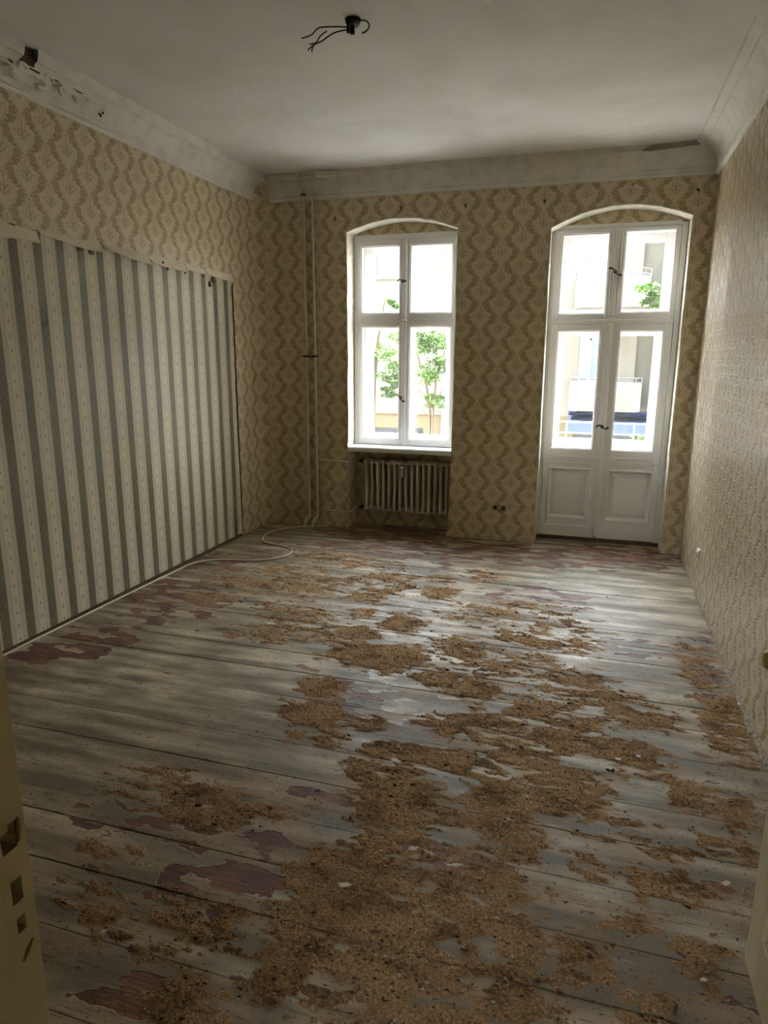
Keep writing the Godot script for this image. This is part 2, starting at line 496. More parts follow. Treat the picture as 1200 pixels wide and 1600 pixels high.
func make_materials() -> void:
	var dm := damask_images()
	var m := plain("damask_wallpaper", Color.WHITE, 0.50, 0.45)
	m.albedo_texture = dm[0]
	bump(m, dm[1], 0.2)
	world_map(m, Vector3(1 / 0.364, 1 / 0.228, 1 / 0.364), Vector3(0.0, 0.0, 0.0))
	m = plain("damask_wallpaper_right", Color.WHITE, 0.26, 0.75)
	m.albedo_texture = dm[0]
	bump(m, dm[1], 0.75)
	world_map(m, Vector3(1 / 0.364, 1 / 0.228, 1 / 0.364), Vector3(0.0, 0.0, 0.25))
	m = plain("striped_wallpaper", Color.WHITE, 0.55, 0.4)
	m.albedo_texture = stripe_image()
	bump(m, noise_tex(31, 0.02, [], 4, 256), 0.12)
	m = plain("torn_paper", srgb(226, 215, 188), 0.85, 0.2)
	m = plain("backing_paper", srgb(92, 80, 58), 0.9, 0.2)
	m = plain("plaster", Color.WHITE, 0.85, 0.25)
	m.albedo_texture = noise_tex(12, 0.012, [srgb(196, 190, 174), srgb(222, 217, 202), srgb(232, 228, 214)], 5)
	bump(m, noise_tex(13, 0.05, [], 5), 0.5)
	world_map(m, Vector3.ONE * 1.6)
	m = plain("ceiling_paint", Color.WHITE, 0.8, 0.3)
	m.albedo_texture = noise_tex(14, 0.004, [srgb(222, 219, 212), srgb(232, 230, 225), srgb(236, 234, 230)], 4)
	bump(m, noise_tex(15, 0.012, [], 4), 0.6)
	world_map(m, Vector3.ONE * 0.45)
	m = plain("stucco", Color.WHITE, 0.75, 0.3)
	m.albedo_texture = noise_tex(16, 0.01, [srgb(212, 209, 198), srgb(228, 225, 215), srgb(234, 232, 224)], 4)
	bump(m, noise_tex(17, 0.03, [], 4), 0.25)
	world_map(m, Vector3.ONE * 0.9)
	plain("grey_plaster", srgb(158, 156, 148), 0.9, 0.2)
	plain("stucco_hole", srgb(84, 76, 58), 0.95, 0.1)
	m = plain("window_paint", srgb(234, 233, 230), 0.38, 0.5)
	bump(m, noise_tex(18, 0.02, [], 3, 256), 0.03)
	world_map(m, Vector3(2.0, 0.5, 2.0))
	m = plain("door_paint", Color.WHITE, 0.5, 0.4)
	m.albedo_texture = noise_tex(19, 0.01, [srgb(176, 162, 124), srgb(196, 182, 144), srgb(206, 194, 158)], 4, 256)
	world_map(m, Vector3(1.5, 0.4, 1.5))
	plain("pipe_paint", srgb(206, 198, 172), 0.4, 0.5)
	plain("radiator_paint", srgb(206, 202, 184), 0.42, 0.5)
	plain("dark_iron", srgb(46, 38, 34), 0.45, 0.5)
	plain("black_bakelite", srgb(18, 16, 15), 0.5, 0.4)
	plain("raw_wood", srgb(152, 124, 88), 0.9, 0.2)
	m = plain("rubble", Color.WHITE, 0.95, 0.1)
	m.albedo_texture = noise_tex(41, 0.06, [srgb(112, 98, 78), srgb(168, 158, 138), srgb(206, 200, 184)], 4, 256)
	world_map(m, Vector3.ONE * 2.5)
	bump(m, noise_tex(42, 0.08, [], 4, 256), 0.6)
	m = plain("brass", srgb(168, 138, 78), 0.3, 0.5)
	m.metallic = 0.9
	plain("white_plastic", srgb(206, 202, 190), 0.4, 0.5)
	plain("cable_sheath", srgb(222, 210, 182), 0.5, 0.4)
	plain("wire", srgb(40, 36, 32), 0.5, 0.4)
	m = plain("pane_glass", Color(1, 1, 1, 0.03), 0.02, 0.5)
	m.transparency = BaseMaterial3D.TRANSPARENCY_ALPHA
	# floor
	m = plain("residue", Color.WHITE, 0.95, 0.15)
	m.albedo_texture = noise_tex(21, 0.055, [srgb(96, 73, 50), srgb(150, 119, 84), srgb(174, 142, 104), srgb(204, 172, 132)], 4, 512)
	bump(m, noise_tex(22, 0.09, [], 4), 0.5)
	world_map(m, Vector3(2.4, 2.4, 2.4))
	m.vertex_color_use_as_albedo = true
	m = plain("crumb", Color.WHITE, 0.9, 0.2)
	m.vertex_color_use_as_albedo = true
	plain("subfloor", srgb(28, 22, 18), 0.95, 0.1)
	# outside
	m = plain("facade_white", Color.WHITE, 0.9, 0.2)
	m.albedo_texture = noise_tex(23, 0.01, [srgb(108, 106, 97), srgb(117, 114, 105)], 4, 256)
	world_map(m, Vector3.ONE * 0.2)
	plain("facade_cream", srgb(98, 90, 70), 0.9, 0.2)
	plain("roof_tiles", srgb(120, 70, 55), 0.9, 0.2)
	plain("facade_dark", srgb(60, 66, 74), 0.4, 0.5)
	plain("far_window_frame", srgb(190, 196, 198), 0.5, 0.4)
	m = plain("far_glass", srgb(112, 130, 146), 0.08, 0.6)
	plain("awning_cloth", srgb(24, 32, 52), 0.8, 0.2)
	plain("awning_dark", srgb(22, 28, 48), 0.8, 0.2)
	plain("railing_iron", srgb(88, 88, 92), 0.5, 0.5)
	plain("zinc", srgb(120, 126, 130), 0.5, 0.5)
	plain("asphalt", srgb(110, 110, 110), 0.9, 0.2)
	plain("pavement", srgb(158, 154, 146), 0.9, 0.2)
	m = plain("bark", srgb(92, 80, 66), 0.9, 0.2)
	m = plain("leaf", Color.WHITE, 0.6, 0.3)
	m.vertex_color_use_as_albedo = true
	m.backlight_enabled = true
	m.backlight = Color(0.35, 0.5, 0.2)
	plain("concrete", srgb(150, 148, 142), 0.9, 0.2)
	m = plain("hall_paint", srgb(150, 138, 112), 0.8, 0.2)

# ==================================================================== floor
var field_debris := {}
var fields := {}
const FX0 := -3.40
const FX1 := 0.90
const FZ0 := -7.02
const FZ1 := 0.30
const FC := 0.025
var fw := int((FX1 - FX0) / FC) + 1
var fh := int((FZ1 - FZ0) / FC) + 1
var edge_noise := noise_of(101, 3.2, 5)

# marks where matter lies on the floor: centre x, z, half widths, strength
func field(spots: Array, base: float) -> PackedFloat32Array:
	var a := PackedFloat32Array()
	a.resize(fw * fh)
	a.fill(base)
	for s in spots:
		var x0 := maxi(0, int((s[0] - s[2] * 2.0 - FX0) / FC))
		var x1 := mini(fw - 1, int((s[0] + s[2] * 2.0 - FX0) / FC) + 1)
		var y0 := maxi(0, int((s[1] - s[3] * 2.0 - FZ0) / FC))
		var y1 := mini(fh - 1, int((s[1] + s[3] * 2.0 - FZ0) / FC) + 1)
		for y in range(y0, y1 + 1):
			for x in range(x0, x1 + 1):
				var dx: float = absf((FX0 + x * FC - s[0]) / s[2])
				var dz: float = absf((FZ0 + y * FC - s[1]) / s[3])
				var d := pow(dx * dx * dx + dz * dz * dz, 1.0 / 3.0)
				var val: float = lerpf(base, s[4] * 0.52, sst(1.8, 0.4, d))
				a[y * fw + x] = maxf(a[y * fw + x], val)
	return a

func field_at(a: PackedFloat32Array, x: float, z: float) -> float:
	var fx := clampf((x - FX0) / FC, 0.0, fw - 1.001)
	var fy := clampf((z - FZ0) / FC, 0.0, fh - 1.001)
	var ix := int(fx)
	var iy := int(fy)
	var k := iy * fw + ix
	var tx := fx - ix
	return lerpf(lerpf(a[k], a[k + 1], tx), lerpf(a[k + fw], a[k + fw + 1], tx), fy - iy)

var seams := [0.22, -0.02, -0.27, -0.50, -0.74, -0.98, -1.22, -1.46, -1.70, -1.923, -2.170, -2.425, -2.672, -2.867, -3.087, -3.375, -3.62, -3.86, -4.105, -4.35, -4.59, -4.84, -5.085, -5.33, -5.57, -5.815, -6.06, -6.30, -6.50, -6.704, -6.98]
const DC := 0.0125
var dw := int((FX1 - FX0) / DC) + 1
var dh := int((FZ1 - FZ0) / DC) + 1
var depth := PackedFloat32Array()

# how thick the residue sits: the marks, broken up by noise and by the unequal boards
func make_depth() -> void:
	depth.resize(dw * dh)
	var k := 0
	for y in dh:
		var z := FZ0 + y * DC
		var b := 0
		while b < seams.size() - 2 and z < seams[b + 1]: b += 1
		var off := 0.20 * sin(b * 12.9898 + 1.7)
		var sx := b * 3.7
		for x in dw:
			var xx := FX0 + x * DC
			var d := field_at(fields.debris, xx, z)
			if d > -0.6:
				d += off + 1.0 * edge_noise.get_noise_2d(xx * 0.9 + sx * 0.3, z * 2.4) + 1.15 * edge_noise.get_noise_2d(xx * 2.4 + sx, z * 7.0) + 0.55 * edge_noise.get_noise_2d(xx * 7.0, z * 18.0) - 0.10
			depth[k] = d
			k += 1

func residue_depth(x: float, z: float) -> float:
	var fx := clampf((x - FX0) / DC, 0.0, dw - 1.001)
	var fy := clampf((z - FZ0) / DC, 0.0, dh - 1.001)
	var ix := int(fx)
	var iy := int(fy)
	var k := iy * dw + ix
	var tx := fx - ix
	return lerpf(lerpf(depth[k], depth[k + 1], tx), lerpf(depth[k + dw], depth[k + dw + 1], tx), fy - iy)

func up_image(a: PackedFloat32Array, x0: float, z0: float, x1: float, z1: float, w: int, h: int, cell := FC) -> PackedFloat32Array:
	var cx0 := int(round((x0 - FX0) / cell)); var cz0 := int(round((z0 - FZ0) / cell))
	var cx1 := int(round((x1 - FX0) / cell)); var cz1 := int(round((z1 - FZ0) / cell))
	var im := Image.create_from_data(int((FX1 - FX0) / cell) + 1, int((FZ1 - FZ0) / cell) + 1, false, Image.FORMAT_RF, a.to_byte_array())
	im = im.get_region(Rect2i(cx0, cz0, cx1 - cx0, cz1 - cz0))
	im.resize(w, h, Image.INTERPOLATE_BILINEAR)
	return im.get_data().to_float32_array()

func noise_bytes(seed_: int, w: int, h: int, fx: float, fy: float, oct: int) -> PackedByteArray:
	# stretched noise: drawn small and widened, fx and fy in cycles per pixel
	var f := noise_of(seed_, maxf(fx, fy), oct)
	var k := fx / fy
	var im: Image
	if k < 1.0:
		im = f.get_image(maxi(8, int(w * k)), h)
		im.resize(w, h, Image.INTERPOLATE_CUBIC)
	else:
		im = f.get_image(w, h)
	im.convert(Image.FORMAT_L8)
	return im.get_data()

# colour, relief and gloss of a stretch of floor
func floor_stretch(called: String, z0: float, z1: float, w: int) -> void:
	var h := int(w * (z1 - z0) / (FX1 - FX0))
	var px := w / (FX1 - FX0)
	var deb := up_image(depth, FX0, z0, FX1, z1, w, h, DC)
	var pai := up_image(fields.paint, FX0, z0, FX1, z1, w, h)
	var pal := up_image(fields.pale, FX0, z0, FX1, z1, w, h)
	var dus := up_image(fields.dust, FX0, z0, FX1, z1, w, h)
	var cha := up_image(fields.chalk, FX0, z0, FX1, z1, w, h)
	var sd := int(absf(z0) * 10.0)
	var edge := noise_bytes(201 + sd, w, h, 6.0 / px, 9.0 / px, 5)
	var edge2 := noise_bytes(202 + sd, w, h, 3.0 / px, 7.0 / px, 5)
	var streak := noise_bytes(203 + sd, w, h, 0.7 / px, 7.0 / px, 4)
	var streak2 := noise_bytes(204 + sd, w, h, 2.2 / px, 6.0 / px, 5)
	var grain := noise_bytes(205 + sd, w, h, 6.0 / px, 90.0 / px, 3)
	var fine := noise_bytes(206 + sd, w, h, 90.0 / px, 90.0 / px, 3)
	var speck := noise_bytes(207 + sd, w, h, 40.0 / px, 40.0 / px, 2)
	var blot := noise_bytes(208 + sd, w, h, 3.0 / px, 4.0 / px, 4)
	var rgb := PackedByteArray(); rgb.resize(w * h * 3)
	var hgt := PackedByteArray(); hgt.resize(w * h)
	var gls := PackedByteArray(); gls.resize(w * h)
	var q := 0
	for k in w * h:
		var e := edge[k] / 127.5 - 1.0
		var e2 := edge2[k] / 127.5 - 1.0
		var f := fine[k] / 255.0
		var s := streak[k] / 255.0
		var s2 := streak2[k] / 255.0
		var r: float; var g: float; var b: float; var hh: float; var ro: float
		var d := deb[k] + 0.12 * e
		var p := pai[k] + 0.9 * e2
		if p > 0.46:
			# old oxide-red paint on the boards, rubbed to the wood along the grain
			var gr := grain[k] / 255.0
			var t := clampf((gr - 0.35) * 1.6 + (s2 - 0.5), 0.0, 1.0)
			r = lerpf(84.0, 130.0, t); g = lerpf(51.0, 92.0, t); b = lerpf(38.0, 67.0, t)
			var bl := blot[k] / 255.0
			if bl > 0.58: r += 22.0; g += 14.0; b += 10.0
			hh = 0.30 + 0.06 * gr; ro = 0.50 + 0.2 * f
		else:
			# levelling compound trowelled in streaks along the boards
			var t := clampf(0.16 + 0.8 * (s - 0.36) * 1.4 + 0.7 * (s2 - 0.5) + 0.55 * clampf(pal[k] + 0.4 * e2, 0.0, 1.0), 0.0, 1.0)
			r = lerpf(113.0, 204.0, t); g = lerpf(102.0, 190.0, t); b = lerpf(79.0, 158.0, t)
			var sm := smoothstep(0.42, 0.58, s2 + 0.25 * e2)
			t = clampf(t * 0.7 + 0.28 * sm - 0.02, 0.0, 1.0)
			var edge_lip := clampf(1.0 - absf(p - 0.40) * 12.0, 0.0, 1.0)
			hh = 0.50 + 0.10 * s2 + 0.05 * edge_lip; ro = 0.40 + 0.22 * (1.0 - t)
			if p > 0.40: r += 14.0; g += 12.0; b += 10.0
		var c := cha[k] + 0.8 * e2
		if c > 0.35 and s2 + 0.5 * (f - 0.5) > 0.46:
			r = lerpf(r, 236.0, 0.85); g = lerpf(g, 232.0, 0.85); b = lerpf(b, 224.0, 0.85); ro = 0.55
		var df := d + 0.30 * (f - 0.5)
		if df > -0.06 and f > 0.40:
			# fibres of the torn-off board still glued down
			var t2 := clampf((f - 0.2) * 1.4, 0.0, 1.0)
			r = lerpf(112.0, 190.0, t2); g = lerpf(82.0, 148.0, t2); b = lerpf(50.0, 98.0, t2)
			hh = 0.62 + 0.3 * f; ro = 0.95
		elif df > -0.62 or dus[k] > 0.02:
			# fibre dust trodden into the compound, thinner away from the patches
			var du := clampf(maxf((df + 0.62) * 1.5, dus[k]), 0.0, 1.0) * clampf((s2 - 0.36) * 3.0 + 0.7 * e + 1.2 * (f - 0.5), 0.0, 1.0)
			r = lerpf(r, 142.0, du * 0.8); g = lerpf(g, 112.0, du * 0.8); b = lerpf(b, 76.0, du * 0.8); ro = lerpf(ro, 0.92, du)
			hh += 0.10 * du * f
		var sp := speck[k]
		if sp > 205 and f > 0.40 and blot[k] > 110:
			r *= 0.40; g *= 0.37; b *= 0.33; hh += 0.08
		# scratches and open grain along the boards
		if grain[k] < 62 and p <= 0.46 and s2 > 0.45:
			r *= 0.72; g *= 0.70; b *= 0.66
		var v := 0.90 + 0.2 * f
		rgb[q] = clampi(int(r * v), 0, 255); rgb[q + 1] = clampi(int(g * v), 0, 255); rgb[q + 2] = clampi(int(b * v), 0, 255)
		q += 3
		hgt[k] = clampi(int(hh * 255.0), 0, 255)
		gls[k] = clampi(int(ro * 255.0), 0, 255)
	var m := plain(called, Color.WHITE, 1.0, 0.5)
	m.albedo_texture = tex(Image.create_from_data(w, h, false, Image.FORMAT_RGB8, rgb))
	bump(m, tex(Image.create_from_data(w, h, false, Image.FORMAT_L8, hgt)), 0.8)
	m.roughness_texture = tex(Image.create_from_data(w, h, false, Image.FORMAT_L8, gls))
	m.roughness_texture_channel = BaseMaterial3D.TEXTURE_CHANNEL_RED
	m.texture_repeat = false

func build_floor() -> void:
	fields.debris = field(DEBRIS, -0.62)
	fields.paint = field(PAINT, -0.35)
	fields.pale = field(PALE, 0.0)
	fields.dust = field(DUST, 0.0)
	fields.chalk = field(CHALK, -0.5)
	make_depth()
	var zs := -3.375
	floor_stretch("boards_near", zs, FZ1 - 0.075, 1800)
	floor_stretch("boards_far", FZ0 + 0.02, zs, 1400)
	var fl := struct("floor", "worn board floor with grey levelling compound, red paint remains and brown fibre residue", "floor")
	var sub := Mb.new()
	sub.box(Vector3(XL - 0.3, -0.25, ZO + 0.02), Vector3(XR + 0.3, -0.028, 0.9))
	obj("subfloor", sub, mats.subfloor, fl)
	# seams measured in the room, the others at the same spacing
	for k in seams.size() - 1:
		var zb: float = seams[k]
		var za: float = seams[k + 1]
		var near := za > zs - 0.01
		var spans := [[XL, XR]]
		if k == seams.size() - 2: spans = [[-2.50, -1.32], [-0.475, 0.704]]
		elif k % 5 == 3: spans = [[XL, -1.1 - 0.2 * (k % 3)], [-1.1 - 0.2 * (k % 3), XR]]
		elif k % 5 == 0: spans = [[XL, -0.2 - 0.3 * (k % 2)], [-0.2 - 0.3 * (k % 2), XR]]
		for s in spans:
			var mb := Mb.new()
			var gap := 0.0004 if rng.randf() < 0.35 else 0.0020 + 0.0035 * rng.randf()
			var dy := -0.0025 * rng.randf()
			var lo := Vector3(s[0] + 0.001, -0.026, za + gap * (0.5 if k < seams.size() - 2 else 0.0))
			var hi := Vector3(s[1] - 0.001, dy, zb - gap * 0.5)
			mb.box(lo, hi, 0.0015)
			for q in mb.v.size():
				var p := mb.v[q]
				var z0 := zs if near else FZ0 + 0.02
				var z1 := FZ1 - 0.075 if near else zs
				mb.t[q] = Vector2((p.x - FX0) / (FX1 - FX0), (p.z - z0) / (z1 - z0))
			var o := obj("plank", mb, mats.boards_near if near else mats.boards_far, fl)
			var cr := crust(lo, hi, 0.009 if near else 0.016)
			if cr.i.size() > 0:
				var co := obj("fibre_residue", cr, mats.residue, o)
				co.set_meta("kind", "stuff")
				co.set_meta("label", "brown fibrous residue stuck to the board")

# raised residue on one board: a rough little landscape wherever the field says so
func crust(lo: Vector3, hi: Vector3, cell: float) -> Mb:
	var mb := Mb.new()
	var nx := int((hi.x - lo.x) / cell)
	var nz := int((hi.z - lo.z) / cell)
	if nx < 2 or nz < 2: return mb
	var rough := edge_noise
	var hgt := PackedFloat32Array()
	hgt.resize((nx + 1) * (nz + 1))
	var any := false
	for z in nz + 1:
		for x in nx + 1:
			var px := lo.x + (hi.x - lo.x) * x / nx
			var pz := lo.z + (hi.z - lo.z) * z / nz
			if field_at(fields.debris, px, pz) < -0.59:
				hgt[z * (nx + 1) + x] = -1.0
				continue
			var d := residue_depth(px, pz)
			var hh := -1.0
			if d > 0.0:
				hh = 0.0014 + 0.0030 * minf(d * 3.0, 1.0) + 0.0034 * rough.get_noise_2d(px * 9.0, pz * 16.0) + 0.0022 * rough.get_noise_2d(px * 33.0 + 7.0, pz * 33.0)
				hh = maxf(hh, 0.0008)
				any = true
			elif d > -0.10: hh = -0.5
			hgt[z * (nx + 1) + x] = hh
	if not any: return mb
	var ids := {}
	for z in nz:
		for x in nx:
			var ks := [z * (nx + 1) + x, z * (nx + 1) + x + 1, (z + 1) * (nx + 1) + x + 1, (z + 1) * (nx + 1) + x]
			var ins := 0
			for k in ks:
				if hgt[k] > 0.0: ins += 1
			if ins == 0: continue
			var vi := []
			for k in ks:
				if not ids.has(k):
					var gx: int = k % (nx + 1)
					var gz: int = k / (nx + 1)
					var jx := 0.0
					if gx > 0 and gx < nx: jx = 0.35 * cell * rough.get_noise_2d(gx * 7.7, gz * 5.3 + lo.z * 40.0) * 2.0
					var jz := 0.0
					if gz > 0 and gz < nz: jz = 0.35 * cell * rough.get_noise_2d(gx * 5.1 + 99.0, gz * 8.9 + lo.z * 40.0) * 2.0
					var p := Vector3(lo.x + (hi.x - lo.x) * gx / nx + jx, hi.y + (hgt[k] if hgt[k] > 0.0 else -0.0015), lo.z + (hi.z - lo.z) * gz / nz + jz)
					var l := 0.92 + 0.8 * rough.get_noise_2d(p.x * 1.3, p.z * 1.9) + 0.6 * rough.get_noise_2d(p.x * 20.0, p.z * 20.0)
					mb.col = Color(l, l * 0.975, l * 0.95)
					ids[k] = mb.vert(p, Vector3.UP)
				vi.append(ids[k])
			mb.i.append_array(PackedInt32Array([vi[0], vi[1], vi[2], vi[0], vi[2], vi[3]]))
	# smooth normals
	var nn := PackedVector3Array(); nn.resize(mb.v.size())
	for q in range(0, mb.i.size(), 3):
		var a := mb.i[q]; var b := mb.i[q + 1]; var c := mb.i[q + 2]
		var fnm := (mb.v[c] - mb.v[a]).cross(mb.v[b] - mb.v[a])
		if fnm.y < 0: fnm = -fnm
		nn[a] += fnm; nn[b] += fnm; nn[c] += fnm
	for q in nn.size(): mb.n[q] = nn[q].normalized()
	mb.col = Color.WHITE
	return mb

# ==================================================================== walls
# outline of an arched opening from its left foot to its right foot
func arch(x0: float, x1: float, spring0: float, spring1: float, apex: float, n := 18) -> PackedVector2Array:
	var out := PackedVector2Array()
	for k in n + 1:
		var t := float(k) / n
		var base := lerpf(spring0, spring1, t)
		out.append(Vector2(lerpf(x0, x1, t), base + (apex - (spring0 + spring1) / 2.0) * (1.0 - pow(absf(2.0 * t - 1.0), 2.0))))
	return out

func build_wall_back() -> void:
	var wl := struct("wall_back", "window wall with beige damask wallpaper, an arched window and an arched balcony door", "wall")
	var w_arch := arch(-2.44, -1.325, 2.995, 2.985, 3.100)
	var d_arch := arch(-0.478, 0.704, 2.945, 2.992, 3.108)
	var poly := PackedVector2Array([Vector2(XL - 0.3, -0.02), Vector2(-2.455, -0.02), Vector2(-2.44, 0.84)])
	poly.append_array(w_arch)
	poly.append_array(PackedVector2Array([Vector2(-1.335, 0.84), Vector2(-1.355, -0.02), Vector2(-0.470, -0.02)]))
	poly.append_array(d_arch)
	poly.append_array(PackedVector2Array([Vector2(0.700, -0.02), Vector2(XR + 0.3, -0.02), Vector2(XR + 0.3, CEIL + 0.3), Vector2(XL - 0.3, CEIL + 0.3)]))
	var face := Mb.new()
	face.prism(poly, ZB, ZB - 0.012)
	obj("wallpaper", face, mats.damask_wallpaper, wl)
	var body := Mb.new()
	body.prism(poly, ZB - 0.012, ZO)
	obj("masonry", body, mats.plaster, wl)
	# rounded corner towards the left wall
	var co := Mb.new()
	var rows := [[], []]
	for k in 9:
		var a := PI / 2.0 * k / 8.0
		var p := Vector3(XL + 0.17 * (1.0 - sin(a)), 0, ZB + 0.22 * (1.0 - cos(a)))
		rows[0].append(p + Vector3(0, -0.01, 0)); rows[1].append(p + Vector3(0, CEIL, 0))
	co.sheet(rows)
	obj("corner_wallpaper", co, mats.damask_wallpaper, wl)
	# rough plaster edge standing proud round both openings
	var rim := Mb.new()
	for ar in [w_arch, d_arch]:
		var pts := [Vector3(ar[0].x, 0.92 if ar[0].x < -1.0 else 0.02, ZB - 0.004)]
		for k in 12: pts.append(Vector3(ar[0].x + 0.004 * rng.randfn(0, 0.6), lerpf(pts[0].y, ar[0].y, (k + 1) / 13.0), ZB - 0.004))
		for p in ar: pts.append(Vector3(p.x, p.y + rng.randfn(0, 0.0015), ZB - 0.003))
		var last: Vector2 = ar[ar.size() - 1]
		for k in 12: pts.append(Vector3(last.x + 0.004 * rng.randfn(0, 0.6), lerpf(last.y, 0.92, (k + 1) / 12.0), ZB - 0.006))
		rim.tube(pts, 0.009, 6)
	obj("plaster_edge", rim, mats.plaster, wl)
	# wallpapered lower reveals of the niche, the niche back and the fields under the arches
	var nb := Mb.new()
	nb.box(Vector3(-2.52, -0.02, ZO), Vector3(-1.30, 0.845, ZN), 0.0)
	nb.box(Vector3(-2.52, -0.02, ZN), Vector3(-2.446, 0.83, ZB - 0.02), 0.0)
	nb.box(Vector3(-1.345, -0.02, ZN), Vector3(-1.30, 0.83, ZB - 0.02), 0.0)
	obj("niche_wallpaper", nb, mats.damask_wallpaper, wl)
	var sp := Mb.new()
	sp.box(Vector3(-2.46, 2.972, ZO + 0.02), Vector3(-1.31, 3.16, -6.945), 0.0)
	sp.box(Vector3(-0.50, 2.962, ZO + 0.02), Vector3(0.72, 3.16, -6.965), 0.0)
	obj("spandrel_wallpaper", sp, mats.damask_wallpaper, wl)
	# crumbling paper edge along the floor of the pier
	for seg in [[-1.36, -0.47, 0.030, "pier"], [-3.30, -2.45, 0.018, "left"], [0.70, 0.866, 0.022, "right"]]:
		var st := Mb.new()
		var bot := []
		var mid := []
		var top := []
		for k in 41:
			var x: float = lerpf(seg[0], seg[1], k / 40.0)
			var wob: float = seg[2] * (0.6 + 0.5 * edge_noise.get_noise_2d(x * 4.0, seg[2] * 900.0))
			bot.append(Vector3(x, 0.002, ZB + wob)); mid.append(Vector3(x, 0.010 + wob * 0.3, ZB + wob * 0.75)); top.append(Vector3(x, 0.045 + wob, ZB + 0.002))
		st.sheet([bot, mid, top])
		obj("paper_edge", st, mats.damask_wallpaper, wl)

func torn_y(z: float) -> float:
	return 2.500 + 0.016 * sin(z * 3.1) + 0.012 * edge_noise.get_noise_2d(z * 2.4, 3.0) + 0.006 * edge_noise.get_noise_2d(z * 12.0, 9.0)

func build_wall_left() -> void:
	var wl := struct("wall_left", "left wall with beige damask paper above a large torn field of green and cream striped paper", "wall")
	var body := Mb.new()
	var rows := []
	for r in 20:
		var row := []
		for q in 34:
			var z := lerpf(ZB, 0.6, q / 33.0)
			var y := lerpf(-0.02, CEIL + 0.02, r / 19.0)
			row.append(Vector3(XL + 0.004 * edge_noise.get_noise_2d(z * 0.35, y * 0.35), y, z))
		rows.append(row)
	body.sheet(rows, null, true)
	obj("wallpaper", body, mats.damask_wallpaper, wl)
	var back := Mb.new()
	back.box(Vector3(XL - 0.32, -0.05, ZO), Vector3(XL - 0.02, CEIL + 0.3, 0.9), 0.0)
	obj("masonry", back, mats.plaster, wl)
	# old striped paper, laid bare below the torn edge
	var st := Mb.new()
	var r2 := []
	var uv := []
	var nz := 110
	for r in 14:
		var row := []
		var ur := []
		for q in nz + 1:
			var z := lerpf(-6.075, -0.9, float(q) / nz)
			if r == 0: pass
			var top := torn_y(z) + 0.045
			var y := lerpf(0.028, top, r / 13.0)
			var zz := z - (0.045 * (1.0 - y / 2.5) if q == 0 else 0.0) + (0.045 if q == 0 else 0.0)
			row.append(Vector3(XL + 0.008 + 0.003 * edge_noise.get_noise_2d(zz * 0.8, y * 0.8), y, zz))
			ur.append(Vector2(-zz / 0.191 + 0.02, -y / 0.178))
		r2.append(row); uv.append(ur)
	st.sheet(r2, uv, true)
	obj("striped_wallpaper", st, mats.striped_wallpaper, wl)
	# dark raw edge at the end of the striped field, and the gap along the floor
	var gap := Mb.new()
	var gp := []
	for k in 30: gp.append(Vector3(XL + 0.006, lerpf(0.03, 2.47, k / 29.0), -6.082 + 0.045 * (k / 29.0) * 0.0 + 0.003 * edge_noise.get_noise_2d(k * 0.7, 5.0)))
	gap.tube(gp, 0.0065, 5)
	obj("raw_edge", gap, mats.backing_paper, wl)
	var sk := Mb.new()
	sk.box(Vector3(XL - 0.01, -0.005, -6.07), Vector3(XL + 0.012, 0.026, 0.5), 0.003)
	obj("wall_foot", sk, mats.backing_paper, wl)
	# lips of the upper paper, curling off the wall above the tear
	var lips := [[-2.7, -3.665, 2.474, 2.484, 0.020], [-3.679, -4.251, 2.540, 2.500, 0.030], [-4.268, -4.79, 2.538, 2.487, 0.042], [-4.80, -5.28, 2.520, 2.492, 0.020], [-5.30, -5.595, 2.522, 2.510, 0.014], [-5.62, -6.09, 2.512, 2.494, 0.026]]
	for l in lips:
		var lb := Mb.new()
		var a := []
		var b := []
		var c := []
		var d := []
		for k in 33:
			var t := k / 32.0
			var z := lerpf(l[0], l[1], t)
			var curl: float = l[4] * (0.45 + 0.55 * t) * (0.85 + 0.7 * edge_noise.get_noise_2d(z * 3.0, 20.0))
			var low: float = lerpf(l[2], l[3], t) + 0.009 * edge_noise.get_noise_2d(z * 6.0, 30.0) + 0.004 * edge_noise.get_noise_2d(z * 25.0, 31.0) - 0.010 * sin(t * PI)
			var top := 2.566 + 0.010 * edge_noise.get_noise_2d(z * 3.5, 40.0)
			a.append(Vector3(XL + 0.006, top, z)); b.append(Vector3(XL + 0.010 + curl * 0.3, lerpf(low, top, 0.45), z))
			c.append(Vector3(XL + 0.012 + curl, low + 0.006, z)); d.append(Vector3(XL + 0.011 + curl * 0.8, low - 0.002, z))
		lb.sheet([d, c, b, a], null, true)
		obj("torn_paper_lip", lb, mats.torn_paper, wl)
	# bits of dark backing hanging in the tear
	for s in [[-4.02, 2.505, 0.10], [-4.14, 2.497, 0.08], [-4.97, 2.515, 0.05], [-5.28, 2.495, 0.05], [-5.56, 2.50, 0.04], [-5.67, 2.43, 0.05], [-5.72, 2.47, 0.09], [-5.03, 2.50, 0.03]]:
		var fb := Mb.new()
		var po := PackedVector2Array()
		for k in 9:
			var an := TAU * k / 9.0
			var rr := 0.5 + 0.5 * absf(edge_noise.get_noise_2d(k * 3.3, s[0] * 11.0) * 2.0)
			po.append(Vector2(cos(an) * s[2] * 0.5 * rr, sin(an) * 0.022 * (0.4 + rr)))
		fb.prism(po, 0.0, 0.003, Transform3D(Basis(Vector3.UP, PI / 2.0), Vector3(XL + 0.013, s[1], s[0])))
		obj("torn_scrap", fb, mats.backing_paper, wl)

